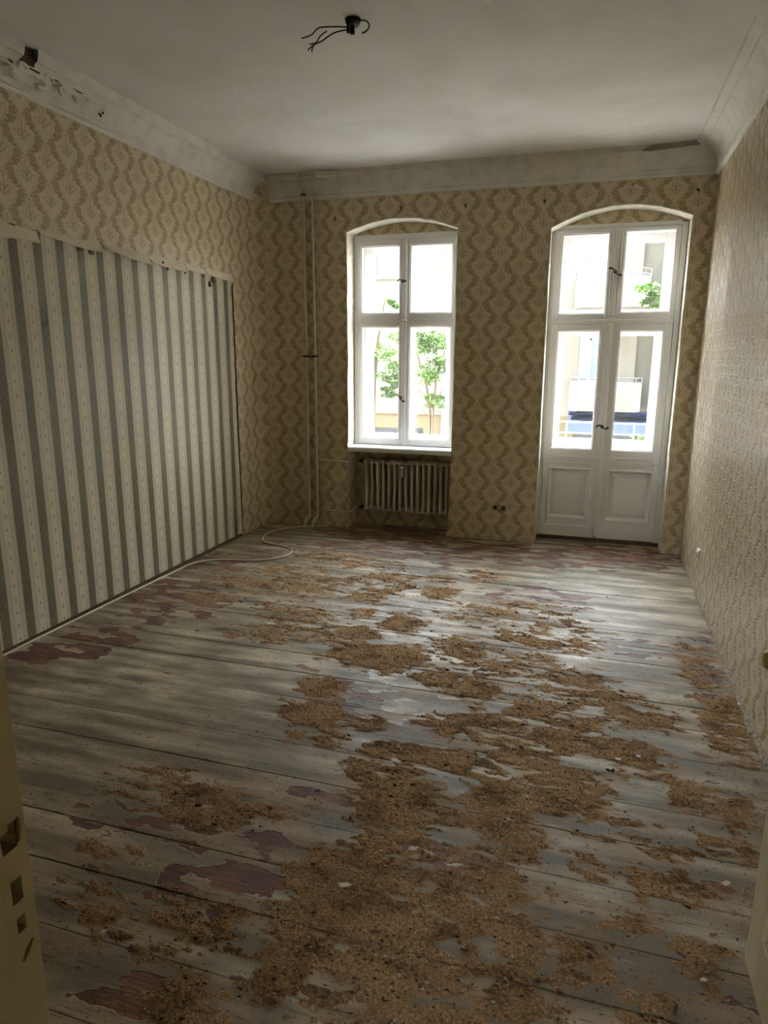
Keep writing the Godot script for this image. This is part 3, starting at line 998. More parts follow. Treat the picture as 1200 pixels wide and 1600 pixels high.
func build_wall_right() -> void:
	var wl := struct("wall_right", "right wall with shiny embossed damask wallpaper and a broken plaster foot", "wall")
	var body := Mb.new()
	var rows := []
	for r in 40:
		var row := []
		for q in 70:
			var z := lerpf(ZB, 0.6, q / 69.0)
			var y := lerpf(-0.02, CEIL + 0.02, r / 39.0)
			var far := clampf((z - ZB) * 1.2, 0.0, 1.0)
			row.append(Vector3(XR - far * (0.006 * edge_noise.get_noise_2d(z * 0.30 + 40.0, y * 0.22) + 0.0012 * edge_noise.get_noise_2d(z * 2.5, y * 0.5)), y, z))
		rows.append(row)
	body.sheet(rows)
	obj("wallpaper", body, mats.damask_wallpaper_right, wl)
	var back := Mb.new()
	back.box(Vector3(XR + 0.02, -0.05, ZO), Vector3(XR + 0.32, CEIL + 0.3, 0.9), 0.0)
	obj("masonry", back, mats.plaster, wl)
	# ragged strip of bare plaster along the foot of the wall
	var ft := Mb.new()
	var r2 := []
	for r in 5:
		var row := []
		for q in 260:
			var z := lerpf(-5.9, -0.9, q / 259.0)
			var wd := 0.010 + 0.014 * sst(-5.9, -3.0, z) + 0.014 * edge_noise.get_noise_2d(z * 2.0, 11.0) + 0.010 * edge_noise.get_noise_2d(z * 9.0, 13.0)
			var t := r / 4.0
			var lump := 0.006 * edge_noise.get_noise_2d(z * 14.0, t * 6.0)
			row.append(Vector3(XR + 0.004 - maxf(wd, 0.006) * (1.0 - t) + lump * (1.0 - t), 0.001 + t * t * (0.045 + 0.9 * wd) + absf(lump) * (1.0 - t) * 1.5, z))
		r2.append(row)
	ft.sheet(r2)
	obj("plaster_foot", ft, mats.rubble, wl)

func build_wall_front() -> void:
	var wl := struct("wall_front", "wall behind the viewer with a wide doorway to the hall", "wall")
	var mb := Mb.new()
	mb.box(Vector3(XL - 0.02, -0.02, ZF), Vector3(-1.0, CEIL + 0.05, ZF + 0.16))
	mb.box(Vector3(0.56, -0.02, ZF), Vector3(XR + 0.02, CEIL + 0.05, ZF + 0.16))
	mb.box(Vector3(-1.0, 2.42, ZF), Vector3(0.56, CEIL + 0.05, ZF + 0.16))
	obj("wall_body", mb, mats.hall_paint, wl)
	var hl := struct("wall_hall", "dim hall walls behind the doorway", "wall")
	var hb := Mb.new()
	hb.box(Vector3(-1.75, -0.02, ZF + 0.16), Vector3(-1.60, 2.9, 1.6))
	hb.box(Vector3(1.30, -0.02, ZF + 0.16), Vector3(1.45, 2.9, 1.6))
	holed_wall(hb)
	hb.box(Vector3(-1.75, 2.9, ZF + 0.10), Vector3(1.45, 3.05, 1.75))
	hb.box(Vector3(-1.75, -0.15, 0.2), Vector3(1.45, -0.02, 1.75))
	obj("hall_shell", hb, mats.hall_paint, hl)

func holed_wall(hb: Mb) -> void:
	holed(hb, -1.75, 1.45, -0.02, 2.9, 1.6, 1.75, [[-1.55, -0.93, 1.35, 2.50]])

func build_hall_window() -> void:
	var w := struct("window_2", "courtyard window of the hall behind the viewer", "window")
	var f := Mb.new()
	f.frame(-1.55, -0.93, 1.35, 2.50, -1.49, -0.99, 1.41, 2.44, 1.66, 1.72, 0.004)
	f.box(Vector3(-1.49, 2.0, 1.66), Vector3(-0.99, 2.05, 1.72), 0.004)
	obj("frame", f, mats.window_paint, w)
	pane(w, -1.49, -0.99, 1.41, 2.0, 1.69)
	pane(w, -1.49, -0.99, 2.05, 2.44, 1.69)

# cornice: profile of (out from the wall, height) drawn along a line on the wall
func run_profile(prof: Array, from: Vector3, to: Vector3, out0: Vector3, wob := 0.0, wob_seed := 0.0, n := 40, skip := []) -> Mb:
	var mb := Mb.new()
	for q in prof.size() - 1:
		var r0 := []
		var r1 := []
		for k in n + 1:
			var t := float(k) / n
			var b := from.lerp(to, t)
			var w0: float = wob * edge_noise.get_noise_2d(t * 9.0 + q * 0.05, wob_seed) if prof[q].y > 3.45 else 0.0
			var w1: float = wob * edge_noise.get_noise_2d(t * 9.0 + (q + 1) * 0.05, wob_seed) if prof[q + 1].y > 3.45 else 0.0
			r0.append(b + out0 * prof[q].x + Vector3(0, prof[q].y + w0, 0))
			r1.append(b + out0 * prof[q + 1].x + Vector3(0, prof[q + 1].y + w1, 0))
		var k0 := 0
		if skip.size():
			var a0 := int(skip[0] * n)
			var a1 := int(skip[1] * n)
			mb.sheet([r0.slice(0, a0 + 1), r1.slice(0, a0 + 1)])
			mb.sheet([r0.slice(a1), r1.slice(a1)])
		else: mb.sheet([r0, r1])
	return mb

func build_ceiling() -> void:
	var ce := struct("ceiling", "plain off-white plaster ceiling, slightly wavy, edged with old stucco", "ceiling")
	var mb := Mb.new()
	var rows := []
	for r in 50:
		var row := []
		for q in 34:
			var x := lerpf(XL - 0.02, XR + 0.02, q / 33.0)
			var z := lerpf(ZB - 0.02, ZF + 0.02, r / 49.0)
			row.append(Vector3(x, CEIL + 0.004 * edge_noise.get_noise_2d(x * 0.4, z * 0.4) - 0.012 * sst(-1.2, -3.2, x) * sst(-6.0, -6.7, z), z))
		rows.append(row)
	mb.sheet(rows)
	obj("ceiling_plaster", mb, mats.ceiling_paint, ce)
	var slab := Mb.new()
	slab.box(Vector3(XL - 0.32, CEIL + 0.03, ZO), Vector3(XR + 0.32, CEIL + 0.33, 0.9))
	obj("ceiling_slab", slab, mats.plaster, ce)
	# left cornice: bead, picture rail, wide cove, flat band under the ceiling
	var lower := [Vector2(0.0, 3.300), Vector2(0.016, 3.308), Vector2(0.020, 3.322), Vector2(0.012, 3.330), Vector2(0.014, 3.340), Vector2(0.026, 3.352), Vector2(0.026, 3.364), Vector2(0.010, 3.368)]
	var cove := [Vector2(0.010, 3.368), Vector2(0.016, 3.40), Vector2(0.028, 3.435), Vector2(0.048, 3.468), Vector2(0.060, 3.480)]
	var band := [Vector2(0.060, 3.480), Vector2(0.070, 3.484), Vector2(0.072, 3.492), Vector2(0.088, 3.494), Vector2(0.096, 3.512), Vector2(0.104, 3.548), Vector2(0.104, 3.575)]
	var li := struct("trim_1", "old stucco cornice along the left wall with a missing chunk and ornament scars", "cornice")
	var a := Vector3(XL, 0, ZB + 0.02)
	var b := Vector3(XL, 0, ZF)
	obj("lower_moulding", run_profile(lower, a, b, Vector3.RIGHT, 0.0, 1.0), mats.stucco, li)
	obj("cove", run_profile(cove, a, b, Vector3.RIGHT), mats.stucco, li)
	# the band has lost a piece near the front
	var z0 := -3.72
	var z1 := -3.62
	obj("upper_band", run_profile(band, a, Vector3(XL, 0, z0), Vector3.RIGHT, 0.004, 2.0), mats.stucco, li)
	obj("upper_band", run_profile(band, Vector3(XL, 0, z1), b, Vector3.RIGHT, 0.004, 3.0), mats.stucco, li)
	var chunk := Mb.new()
	chunk.box(Vector3(XL + 0.02, 3.47, z0 - 0.002), Vector3(XL + 0.064, CEIL + 0.02, z1 + 0.002))
	obj("bare_patch", chunk, mats.stucco_hole, li)
	# remains of acanthus ornament and the scars where it broke away
	for s in [[-3.52, 3.415, 0.05, 0.8], [-3.66, 3.445, 0.06, -0.5], [-3.78, 3.40, 0.055, 1.9], [-3.86, 3.452, 0.05, 0.2], [-3.98, 3.43, 0.06, -1.2], [-4.08, 3.41, 0.045, 1.2], [-3.42, 3.43, 0.06, 2.4], [-4.18, 3.445, 0.05, 0.4], [-3.60, 3.395, 0.045, -1.6]]:
		var ob := Mb.new()
		var pts := []
		var rad := []
		for k in 12:
			var t := k / 11.0
			var an: float = s[3] + t * 3.6
			var rr: float = s[2] * (1.0 - 0.75 * t)
			pts.append(Vector3(XL + 0.030 + 0.035 * clampf((s[1] - 3.38) * 8.0, 0.0, 0.7) + 0.004 * sin(t * 5.0), s[1] + sin(an) * rr * 0.55, s[0] + cos(an) * rr))
			rad.append(0.004 + 0.009 * sin(t * PI * 0.9 + 0.2))
		ob.tube(pts, rad, 7)
		obj("acanthus_remnant", ob, mats.stucco, li)
	for s in [[-3.74, 3.462, 0.10, 0.016], [-3.90, 3.468, 0.13, 0.014], [-4.10, 3.47, 0.12, 0.012], [-4.33, 3.40, 0.03, 0.02], [-4.36, 3.42, 0.02, 0.014], [-3.56, 3.45, 0.06, 0.016]]:
		var ob := Mb.new()
		var po := PackedVector2Array()
		for k in 12:
			var an := TAU * k / 12.0
			var rr := 0.7 + 0.6 * edge_noise.get_noise_2d(k * 2.1, s[0] * 13.0)
			po.append(Vector2(cos(an) * s[2] * 0.5 * rr, sin(an) * s[3] * rr))
		ob.prism(po, 0.0, 0.006, Transform3D(Basis(Vector3.UP, PI / 2.0) * Basis(Vector3.RIGHT, -0.45), Vector3(XL + 0.024 + 0.4 * maxf(0.0, s[1] - 3.42), s[1], s[0])))
		obj("ornament_scar", ob, mats.stucco_hole, li)
	# window side: a plain worn frieze, band mostly lost
	var bi := struct("trim_2", "worn stucco frieze above the windows, its upper band broken in places", "cornice")
	var frieze := [Vector2(0.0, 3.300), Vector2(0.014, 3.306), Vector2(0.016, 3.322), Vector2(0.008, 3.332), Vector2(0.010, 3.345), Vector2(0.018, 3.352), Vector2(0.016, 3.362), Vector2(0.006, 3.370), Vector2(0.010, 3.42), Vector2(0.020, 3.47), Vector2(0.032, 3.50), Vector2(0.046, 3.512), Vector2(0.050, 3.530), Vector2(0.052, 3.575)]
	obj("frieze", run_profile(frieze, Vector3(XR, 0, ZB), Vector3(XL, 0, ZB), Vector3.BACK, 0.010, 5.0, 90), mats.stucco, bi)
	var pc := Mb.new()
	var pp := []
	for x in [[-3.22, -2.92, 0.02], [-2.90, -2.70, 0.045]]:
		pc.box(Vector3(x[0], 3.500, ZB + 0.03), Vector3(x[1], 3.548, ZB + 0.06 + x[2]), 0.012, Transform3D(Basis(Vector3.BACK, -0.05 if x[2] > 0.03 else 0.0), Vector3(0, -0.14 if x[2] > 0.03 else 0.0, 0)))
	obj("band_fragment", pc, mats.stucco, bi)
	var tear := Mb.new()
	var tp := PackedVector2Array([Vector2(0.24, 3.512), Vector2(0.30, 3.540), Vector2(0.335, 3.552), Vector2(0.43, 3.552), Vector2(0.67, 3.560), Vector2(0.70, 3.540), Vector2(0.69, 3.525), Vector2(0.50, 3.518), Vector2(0.36, 3.508), Vector2(0.32, 3.505)])
	tear.prism(tp, ZB + 0.066, ZB + 0.03)
	obj("broken_edge", tear, mats.grey_plaster, bi)
	var ri := struct("trim_3", "stucco cornice along the right wall with a flat inner border line", "cornice")
	var prof := [Vector2(0.0, 3.300), Vector2(0.018, 3.308), Vector2(0.026, 3.322), Vector2(0.026, 3.345), Vector2(0.014, 3.352), Vector2(0.018, 3.40), Vector2(0.034, 3.45), Vector2(0.066, 3.49), Vector2(0.112, 3.512), Vector2(0.128, 3.516), Vector2(0.131, 3.528), Vector2(0.150, 3.532), Vector2(0.190, 3.538), Vector2(0.196, 3.575)]
	obj("cornice_profile", run_profile(prof, Vector3(XR, 0, ZF), Vector3(XR, 0, ZB), Vector3.LEFT, 0.004, 7.0, 60), mats.stucco, ri)

# ==================================================================== window and doors
func pane(parent: Node3D, x0: float, x1: float, y0: float, y1: float, z: float) -> void:
	var g := Mb.new()
	g.quad(Vector3(x0 - 0.004, y0 - 0.004, z), Vector3(x1 + 0.004, y0 - 0.004, z), Vector3(x1 + 0.004, y1 + 0.004, z), Vector3(x0 - 0.004, y1 + 0.004, z))
	obj("pane", g, mats.pane_glass, parent)

# one glazed wing: stiles and rails, a fine glazing bead, the pane
func wing(parent: Node3D, called: String, x0: float, x1: float, y0: float, y1: float, gx0: float, gx1: float, gy0: float, gy1: float, z: float, thick := 0.045) -> MeshInstance3D:
	var f := Mb.new()
	f.frame(x0, x1, y0, y1, gx0, gx1, gy0, gy1, z - thick, z, 0.004)
	var o := obj(called, f, mats.window_paint, parent)
	var bead := Mb.new()
	var c := 0.010
	for q in [[gx0, gx0 + c, gy0, gy1], [gx1 - c, gx1, gy0, gy1], [gx0 + c, gx1 - c, gy0, gy0 + c], [gx0 + c, gx1 - c, gy1 - c, gy1]]:
		bead.box(Vector3(q[0], q[2], z - thick + 0.008), Vector3(q[1], q[3], z - 0.012), 0.003)
	obj("glazing_bead", bead, mats.window_paint, o)
	pane(o, gx0, gx1, gy0, gy1, z - thick * 0.55)
	return o

# olive-shaped iron turn handle lying across the meeting stile
func olive(parent: Node3D, at: Vector3, size := 1.0, tilt := -0.25) -> void:
	var h := Mb.new()
	h.lathe([Vector2(0.0, 0.0), Vector2(0.016, 0.0), Vector2(0.016, 0.004), Vector2(0.008, 0.007), Vector2(0.007, 0.034), Vector2(0.0, 0.036)], at, Vector3.BACK, 14)
	var pts := []
	var rad := []
	for k in 13:
		var t := k / 12.0 * 2.0 - 1.0
		pts.append(at + Vector3(t * 0.058 * size, -0.016 * sin(t * PI) * size + t * tilt * 0.06, 0.034))
		rad.append((0.0055 + 0.006 * pow(absf(t), 1.5) * (1.0 if absf(t) < 0.95 else 0.6)) * size)
	h.tube(pts, rad, 8)
	obj("handle", h, mats.dark_iron, parent)

func build_window() -> void:
	var w := struct("window_1", "white double casement window with four panes under a shallow arch above the radiator", "window")
	var fr := Mb.new()
	var x0 := -2.436
	var x1 := -1.330
	fr.box(Vector3(x0, 0.86, -6.985), Vector3(-2.402, 2.995, -6.922), 0.003)
	fr.box(Vector3(-1.362, 0.86, -6.985), Vector3(x1, 2.995, -6.922), 0.003)
	fr.box(Vector3(-2.402, 2.945, -6.985), Vector3(-1.362, 2.995, -6.922), 0.003)
	obj("frame", fr, mats.window_paint, w)
	# lining boards between the two layers
	var li := Mb.new()
	li.box(Vector3(-2.45, 0.86, -7.24), Vector3(-2.385, 2.995, -6.985), 0.002)
	li.box(Vector3(-1.385, 0.86, -7.24), Vector3(-1.32, 2.995, -6.985), 0.002)
	li.box(Vector3(-2.385, 2.925, -7.24), Vector3(-1.385, 2.995, -6.985), 0.002)
	li.box(Vector3(-2.385, 0.86, -7.24), Vector3(-1.385, 0.925, -6.985), 0.002)
	li.box(Vector3(-2.385, 2.13, -7.17), Vector3(-1.385, 2.21, -7.0), 0.002)
	obj("lining", li, mats.window_paint, w)
	var z := -6.924
	for q in [[-2.402, -1.906, -2.364, -1.950], [-1.888, -1.362, -1.845, -1.412]]:
		wing(w, "upper_casement", q[0], q[1], 2.178, 2.945, q[2], q[3], 2.235, 2.888, z)
		wing(w, "lower_casement", q[0], q[1], 0.888, 2.160, q[2], q[3], 0.948, 2.105, z)
	# outer layer
	for q in [[-2.385, -1.90, -2.300, -1.962], [-1.89, -1.385, -1.838, -1.488]]:
		wing(w, "outer_upper_casement", q[0], q[1], 2.19, 2.925, q[2], q[3], 2.255, 2.840, -7.10)
		wing(w, "outer_lower_casement", q[0], q[1], 0.925, 2.15, q[2], q[3], 0.985, 1.955 + 0.13, -7.10)
	var tr := Mb.new()
	tr.box(Vector3(-2.402, 2.135, -6.985), Vector3(-1.362, 2.200, -6.926), 0.003)
	obj("transom", tr, mats.window_paint, w)
	var mu := Mb.new()
	mu.box(Vector3(-1.921, 0.892, z - 0.01), Vector3(-1.872, 2.150, z + 0.014), 0.006)
	mu.box(Vector3(-1.921, 2.188, z - 0.01), Vector3(-1.872, 2.955, z + 0.014), 0.006)
	mu.box(Vector3(-1.908, 0.892, z + 0.010), Vector3(-1.885, 2.150, z + 0.022), 0.005)
	mu.box(Vector3(-1.908, 2.188, z + 0.010), Vector3(-1.885, 2.955, z + 0.022), 0.005)
	obj("meeting_stile", mu, mats.window_paint, w)
	var kn := Mb.new()
	kn.box(Vector3(-1.925, 2.155, z), Vector3(-1.868, 2.183, z + 0.026), 0.006)
	kn.box(Vector3(-1.935, 2.165, z), Vector3(-1.858, 2.173, z + 0.030), 0.003)
	obj("stile_boss", kn, mats.window_paint, w)
	olive(w, Vector3(-1.915, 2.545, z + 0.02), 0.8, 0.05)
	olive(w, Vector3(-1.925, 1.390, z + 0.02), 1.0, -0.55)
	var si := Mb.new()
	si.box(Vector3(-2.50, 0.828, -6.99), Vector3(-1.325, 0.884, -6.712), 0.012)
	obj("sill_board", si, mats.window_paint, w)

func build_balcony_door() -> void:
	var d := struct("door_1", "white two-leaf balcony door with panes, reeded rails and raised lower panels", "door")
	var z := -6.954
	var fr := Mb.new()
	fr.box(Vector3(-0.475, 0.0, -7.02), Vector3(-0.448, 2.985, z - 0.002), 0.003)
	fr.box(Vector3(0.650, 0.0, -7.02), Vector3(0.70, 2.985, z - 0.002), 0.003)
	fr.box(Vector3(-0.448, 2.965, -7.02), Vector3(0.650, 3.0, z - 0.002), 0.003)
	fr.box(Vector3(-0.448, 2.118, -7.02), Vector3(0.650, 2.150, z), 0.003)
	obj("frame", fr, mats.window_paint, d)
	var th := Mb.new()
	th.box(Vector3(-0.475, -0.02, -7.25), Vector3(0.70, 0.028, -6.93), 0.006)
	obj("threshold", th, mats.bark, d)
	var li := Mb.new()
	li.box(Vector3(-0.49, 0.0, -7.26), Vector3(-0.425, 2.985, -7.02), 0.002)
	li.box(Vector3(0.640, 0.0, -7.26), Vector3(0.72, 2.985, -7.02), 0.002)
	li.box(Vector3(-0.425, 2.93, -7.26), Vector3(0.640, 3.0, -7.02), 0.002)
	li.box(Vector3(-0.425, 2.10, -7.20), Vector3(0.640, 2.17, -7.02), 0.002)
	obj("lining", li, mats.window_paint, d)
	wing(d, "upper_casement", -0.446, 0.100, 2.152, 2.963, -0.383, 0.042, 2.206, 2.922, z)
	wing(d, "upper_casement", 0.112, 0.648, 2.152, 2.963, 0.178, 0.612, 2.214, 2.934, z)
	wing(d, "outer_upper_casement", -0.425, 0.10, 2.17, 2.93, -0.330, 0.040, 2.245, 2.86, -7.14)
	wing(d, "outer_upper_casement", 0.11, 0.64, 2.17, 2.93, 0.180, 0.545, 2.245, 2.86, -7.14)
	for q in [[-0.446, 0.092, -0.378, 0.016, -0.356, -0.012], [0.104, 0.648, 0.190, 0.578, 0.198, 0.565]]:
		var leaf := wing(d, "door_leaf", q[0], q[1], 0.800, 2.117, q[2], q[3], 0.925, 2.055, z)
		var pl := Mb.new()
		# lower half: stiles, rails and the raised field between them
		pl.frame(q[0], q[1], 0.032, 0.800, q[4] - 0.03, q[5] + 0.03, 0.215, 0.735, z - 0.045, z, 0.004)
		pl.box(Vector3(q[0], 0.035, z - 0.006), Vector3(q[1] - 0.012, 0.150, z + 0.012), 0.010)
		obj("lower_frame", pl, mats.window_paint, leaf)
		var fl := Mb.new()
		raised(fl, q[4] - 0.03, q[5] + 0.03, 0.215, 0.735, z - 0.034, 0.0, z - 0.034)
		raised(fl, q[4] + 0.004, q[5] - 0.004, 0.250, 0.700, z - 0.034, 0.045, z - 0.006)
		var mo := Mb.new()
		for side in 2:
			# sloping bead round the panel, outer slope then inner slope
			raised_ring(mo, q[4] - 0.036, q[5] + 0.036, 0.209, 0.741, [Vector2(0.0, z), Vector2(0.010, z + 0.010), Vector2(0.022, z + 0.008), Vector2(0.044, z - 0.034)])
			break
		obj("raised_panel", fl, mats.window_paint, leaf)
		obj("panel_moulding", mo, mats.window_paint, leaf)
		var re := Mb.new()
		for k in 4:
			var y := 0.782 + 0.021 * k
			re.tube([Vector3(q[2] - 0.012, y, z), Vector3(q[3] + 0.012, y, z)], 0.0085, 8)
		obj("reeding", re, mats.window_paint, leaf)
	# outer leaves
	for q in [[-0.425, 0.092, -0.330, 0.014], [0.104, 0.64, 0.192, 0.520]]:
		var lf := wing(d, "outer_door_leaf", q[0], q[1], 0.800, 2.10, q[2], q[3], 0.965, 2.02, -7.14)
		var pl := Mb.new()
		pl.box(Vector3(q[0], 0.04, -7.185), Vector3(q[1], 0.80, -7.14), 0.006)
		obj("lower_panel", pl, mats.window_paint, lf)
	var mu := Mb.new()
	mu.box(Vector3(0.062, 0.06, z - 0.01), Vector3(0.126, 2.112, z + 0.012), 0.005)
	mu.box(Vector3(0.080, 0.06, z + 0.008), Vector3(0.108, 2.112, z + 0.022), 0.006)
	mu.box(Vector3(0.066, 2.176, z - 0.01), Vector3(0.156, 2.960, z + 0.012), 0.005)
	mu.box(Vector3(0.094, 2.176, z + 0.008), Vector3(0.124, 2.960, z + 0.022), 0.006)
	obj("meeting_stile", mu, mats.window_paint, d)
	var kn := Mb.new()
	kn.box(Vector3(0.080, 2.140, z), Vector3(0.146, 2.172, z + 0.026), 0.006)
	kn.box(Vector3(0.072, 2.150, z), Vector3(0.154, 2.160, z + 0.030), 0.003)
	obj("stile_boss", kn, mats.window_paint, d)
	olive(d, Vector3(0.108, 2.575, z + 0.02), 1.0, -0.45)
	olive(d, Vector3(0.096, 1.152, z + 0.02), 1.0, 0.0)

# flat field with sloping margins
func raised(mb: Mb, x0: float, x1: float, y0: float, y1: float, zl: float, inset: float, zh: float) -> void:
	if inset > 0.0: raised_ring(mb, x0, x1, y0, y1, [Vector2(0.0, zl), Vector2(inset, zh)])
	mb.quad(Vector3(x0 + inset, y0 + inset, zh), Vector3(x1 - inset, y0 + inset, zh), Vector3(x1 - inset, y1 - inset, zh), Vector3(x0 + inset, y1 - inset, zh))

# profile (inwards, height) carried round a rectangle
func raised_ring(mb: Mb, x0: float, x1: float, y0: float, y1: float, prof: Array) -> void:
	for k in prof.size() - 1:
		var a: Vector2 = prof[k]
		var b: Vector2 = prof[k + 1]
		var o := [Vector3(x0 + a.x, y0 + a.x, a.y), Vector3(x1 - a.x, y0 + a.x, a.y), Vector3(x1 - a.x, y1 - a.x, a.y), Vector3(x0 + a.x, y1 - a.x, a.y)]
		var n := [Vector3(x0 + b.x, y0 + b.x, b.y), Vector3(x1 - b.x, y0 + b.x, b.y), Vector3(x1 - b.x, y1 - b.x, b.y), Vector3(x0 + b.x, y1 - b.x, b.y)]
		for s in 4: mb.quad(o[s], o[(s + 1) % 4], n[(s + 1) % 4], n[s])

func build_hall_door() -> void:
	# left jamb of the doorway with its strike holes
	var j := struct("trim_4", "cream painted door jamb with three black strike holes close to the viewer", "door jamb")
	var f := Mb.new()
	# drawn lying in x,y and turned so that its face looks along +x; the holes are real mortises
	var turn := Transform3D(Basis(Vector3.UP, PI / 2.0), Vector3.ZERO)
	var holes := [[0.728, 0.759, 1.008, 1.046], [0.744, 0.766, 1.026, 1.056], [0.735, 0.757, 0.908, 0.952], [0.738, 0.755, 0.850, 0.880]]
	holed(f, 0.59, 0.772, -0.01, 2.43, -0.925, -0.863, holes, turn)
	f.box(Vector3(-0.925, -0.01, ZF - 0.03), Vector3(-0.871, 2.43, ZF - 0.004), 0.006)
	obj("jamb_board", f, mats.door_paint, j)
	var mo := Mb.new()
	for q in [[0.724, 0.768, 1.004, 1.060], [0.731, 0.761, 0.904, 0.956], [0.734, 0.759, 0.846, 0.884]]:
		mo.box(Vector3(q[0], q[2], -0.99), Vector3(q[1], q[3], -0.975), 0.0, turn)
		holed(mo, q[0] - 0.004, q[1] + 0.004, q[2] - 0.004, q[3] + 0.004, -0.976, -0.926, [[q[0], q[1], q[2], q[3]]], turn)
	obj("strike_mortise", mo, mats.raw_wood, j)
	var stop := Mb.new()
	stop.box(Vector3(-0.88, -0.01, ZF + 0.055), Vector3(-0.847, 2.43, ZF + 0.17), 0.004)
	obj("door_stop", stop, mats.door_paint, j)
	var ch := Mb.new()
	ch.tube([Vector3(-0.8625, 1.058, ZF - 0.004), Vector3(-0.8615, 1.041, ZF - 0.002), Vector3(-0.8625, 1.015, ZF + 0.0)], [0.003, 0.0055, 0.003], 6)
	ch.tube([Vector3(-0.8625, 0.820, ZF - 0.004), Vector3(-0.8615, 0.806, ZF + 0.01), Vector3(-0.8625, 0.793, ZF + 0.02)], [0.002, 0.004, 0.002], 6)
	obj("chipped_edge", ch, mats.raw_wood, j)
	# right leaf, folded back against the right wall
	var d := struct("door_2", "cream panelled room door folded open at the right edge with a brass knob", "door")
	var X := 0.560
	var l := Mb.new()
	var zl := -1.95
	var zh := -0.72
	l.box(Vector3(X, 0.01, zl), Vector3(X + 0.038, 2.30, zl + 0.10), 0.004)
	l.box(Vector3(X, 0.01, zh - 0.10), Vector3(X + 0.038, 2.30, zh), 0.004)
	for y in [[0.01, 0.20], [0.86, 1.0], [2.18, 2.30]]:
		l.box(Vector3(X, y[0], zl + 0.10), Vector3(X + 0.038, y[1], zh - 0.10), 0.004)
	l.box(Vector3(X + 0.012, 0.1, zl + 0.05), Vector3(X + 0.028, 2.25, zh - 0.05), 0.0)
	obj("door_leaf", l, mats.door_paint, d)
	var ed := Mb.new()
	ed.box(Vector3(X - 0.004, 0.01, zl - 0.016), Vector3(X + 0.022, 2.30, zl + 0.006), 0.004)
	obj("rebate_strip", ed, mats.door_paint, d)
	var k := Mb.new()
	k.lathe([Vector2(0.0, 0.0), Vector2(0.022, 0.0), Vector2(0.022, 0.006), Vector2(0.011, 0.010), Vector2(0.010, 0.040), Vector2(0.018, 0.048), Vector2(0.026, 0.060), Vector2(0.027, 0.070), Vector2(0.020, 0.082), Vector2(0.0, 0.086)], Vector3(X, 1.022, zl + 0.055), Vector3.LEFT, 20)
	obj("knob", k, mats.brass, d)
	var rj := struct("trim_5", "right hand cream door jamb carrying the open door leaf", "door jamb")
	var rf := Mb.new()
	rf.box(Vector3(0.554, -0.01, ZF - 0.012), Vector3(0.61, 2.43, ZF + 0.17), 0.004)
	obj("jamb_board", rf, mats.door_paint, rj)

# ==================================================================== outside
# slab of wall with rectangular holes, cut along their edges
func holed(mb: Mb, x0: float, x1: float, y0: float, y1: float, z0: float, z1: float, holes: Array, xf := Transform3D()) -> void:
	var xs := [x0, x1]
	var ys := [y0, y1]
	for h in holes:
		for q in [h[0], h[1]]:
			if q > x0 and q < x1 and not xs.has(q): xs.append(q)
		for q in [h[2], h[3]]:
			if q > y0 and q < y1 and not ys.has(q): ys.append(q)
	xs.sort(); ys.sort()
	for a in xs.size() - 1:
		for b in ys.size() - 1:
			var cx: float = (xs[a] + xs[a + 1]) / 2.0
			var cy: float = (ys[b] + ys[b + 1]) / 2.0
			var open := false
			for h in holes:
				if cx > h[0] and cx < h[1] and cy > h[2] and cy < h[3]: open = true
			if not open: mb.box(Vector3(xs[a], ys[b], z0), Vector3(xs[a + 1], ys[b + 1], z1), 0.0, xf)

func build_street() -> void:
	var g := struct("ground", "street and pavements between the two rows of houses", "street")
	var a := Mb.new()
	a.box(Vector3(-40, -4.6, -21.0), Vector3(40, -4.3, -10.5))
	obj("roadway", a, mats.asphalt, g)
	var p := Mb.new()
	p.box(Vector3(-40, -4.6, -24.2), Vector3(40, -4.18, -21.0), 0.02)
	p.box(Vector3(-40, -4.6, -10.5), Vector3(40, -4.18, -7.3), 0.02)
	obj("pavement", p, mats.pavement, g)

func far_window(b: Node3D, x0: float, x1: float, y0: float, y1: float, z: float, transom := 0.0) -> void:
	var f := Mb.new()
	f.frame(x0, x1, y0, y1, x0 + 0.07, x1 - 0.07, y0 + 0.07, y1 - 0.07, z - 0.22, z - 0.14, 0.01)
	f.box(Vector3((x0 + x1) / 2 - 0.05, y0 + 0.07, z - 0.22), Vector3((x0 + x1) / 2 + 0.05, y1 - 0.07, z - 0.13), 0.01)
	if transom > 0.0: f.box(Vector3(x0 + 0.07, transom, z - 0.22), Vector3(x1 - 0.07, transom + 0.1, z - 0.13), 0.01)
	f.box(Vector3(x0 - 0.06, y0 - 0.07, z - 0.2), Vector3(x1 + 0.06, y0, z + 0.08), 0.01)
	var o := obj("far_window", f, mats.far_window_frame, b)
	var g := Mb.new()
	g.box(Vector3(x0 + 0.05, y0 + 0.05, z - 0.20), Vector3(x1 - 0.05, y1 - 0.05, z - 0.18))
	obj("pane", g, mats.far_glass, o)

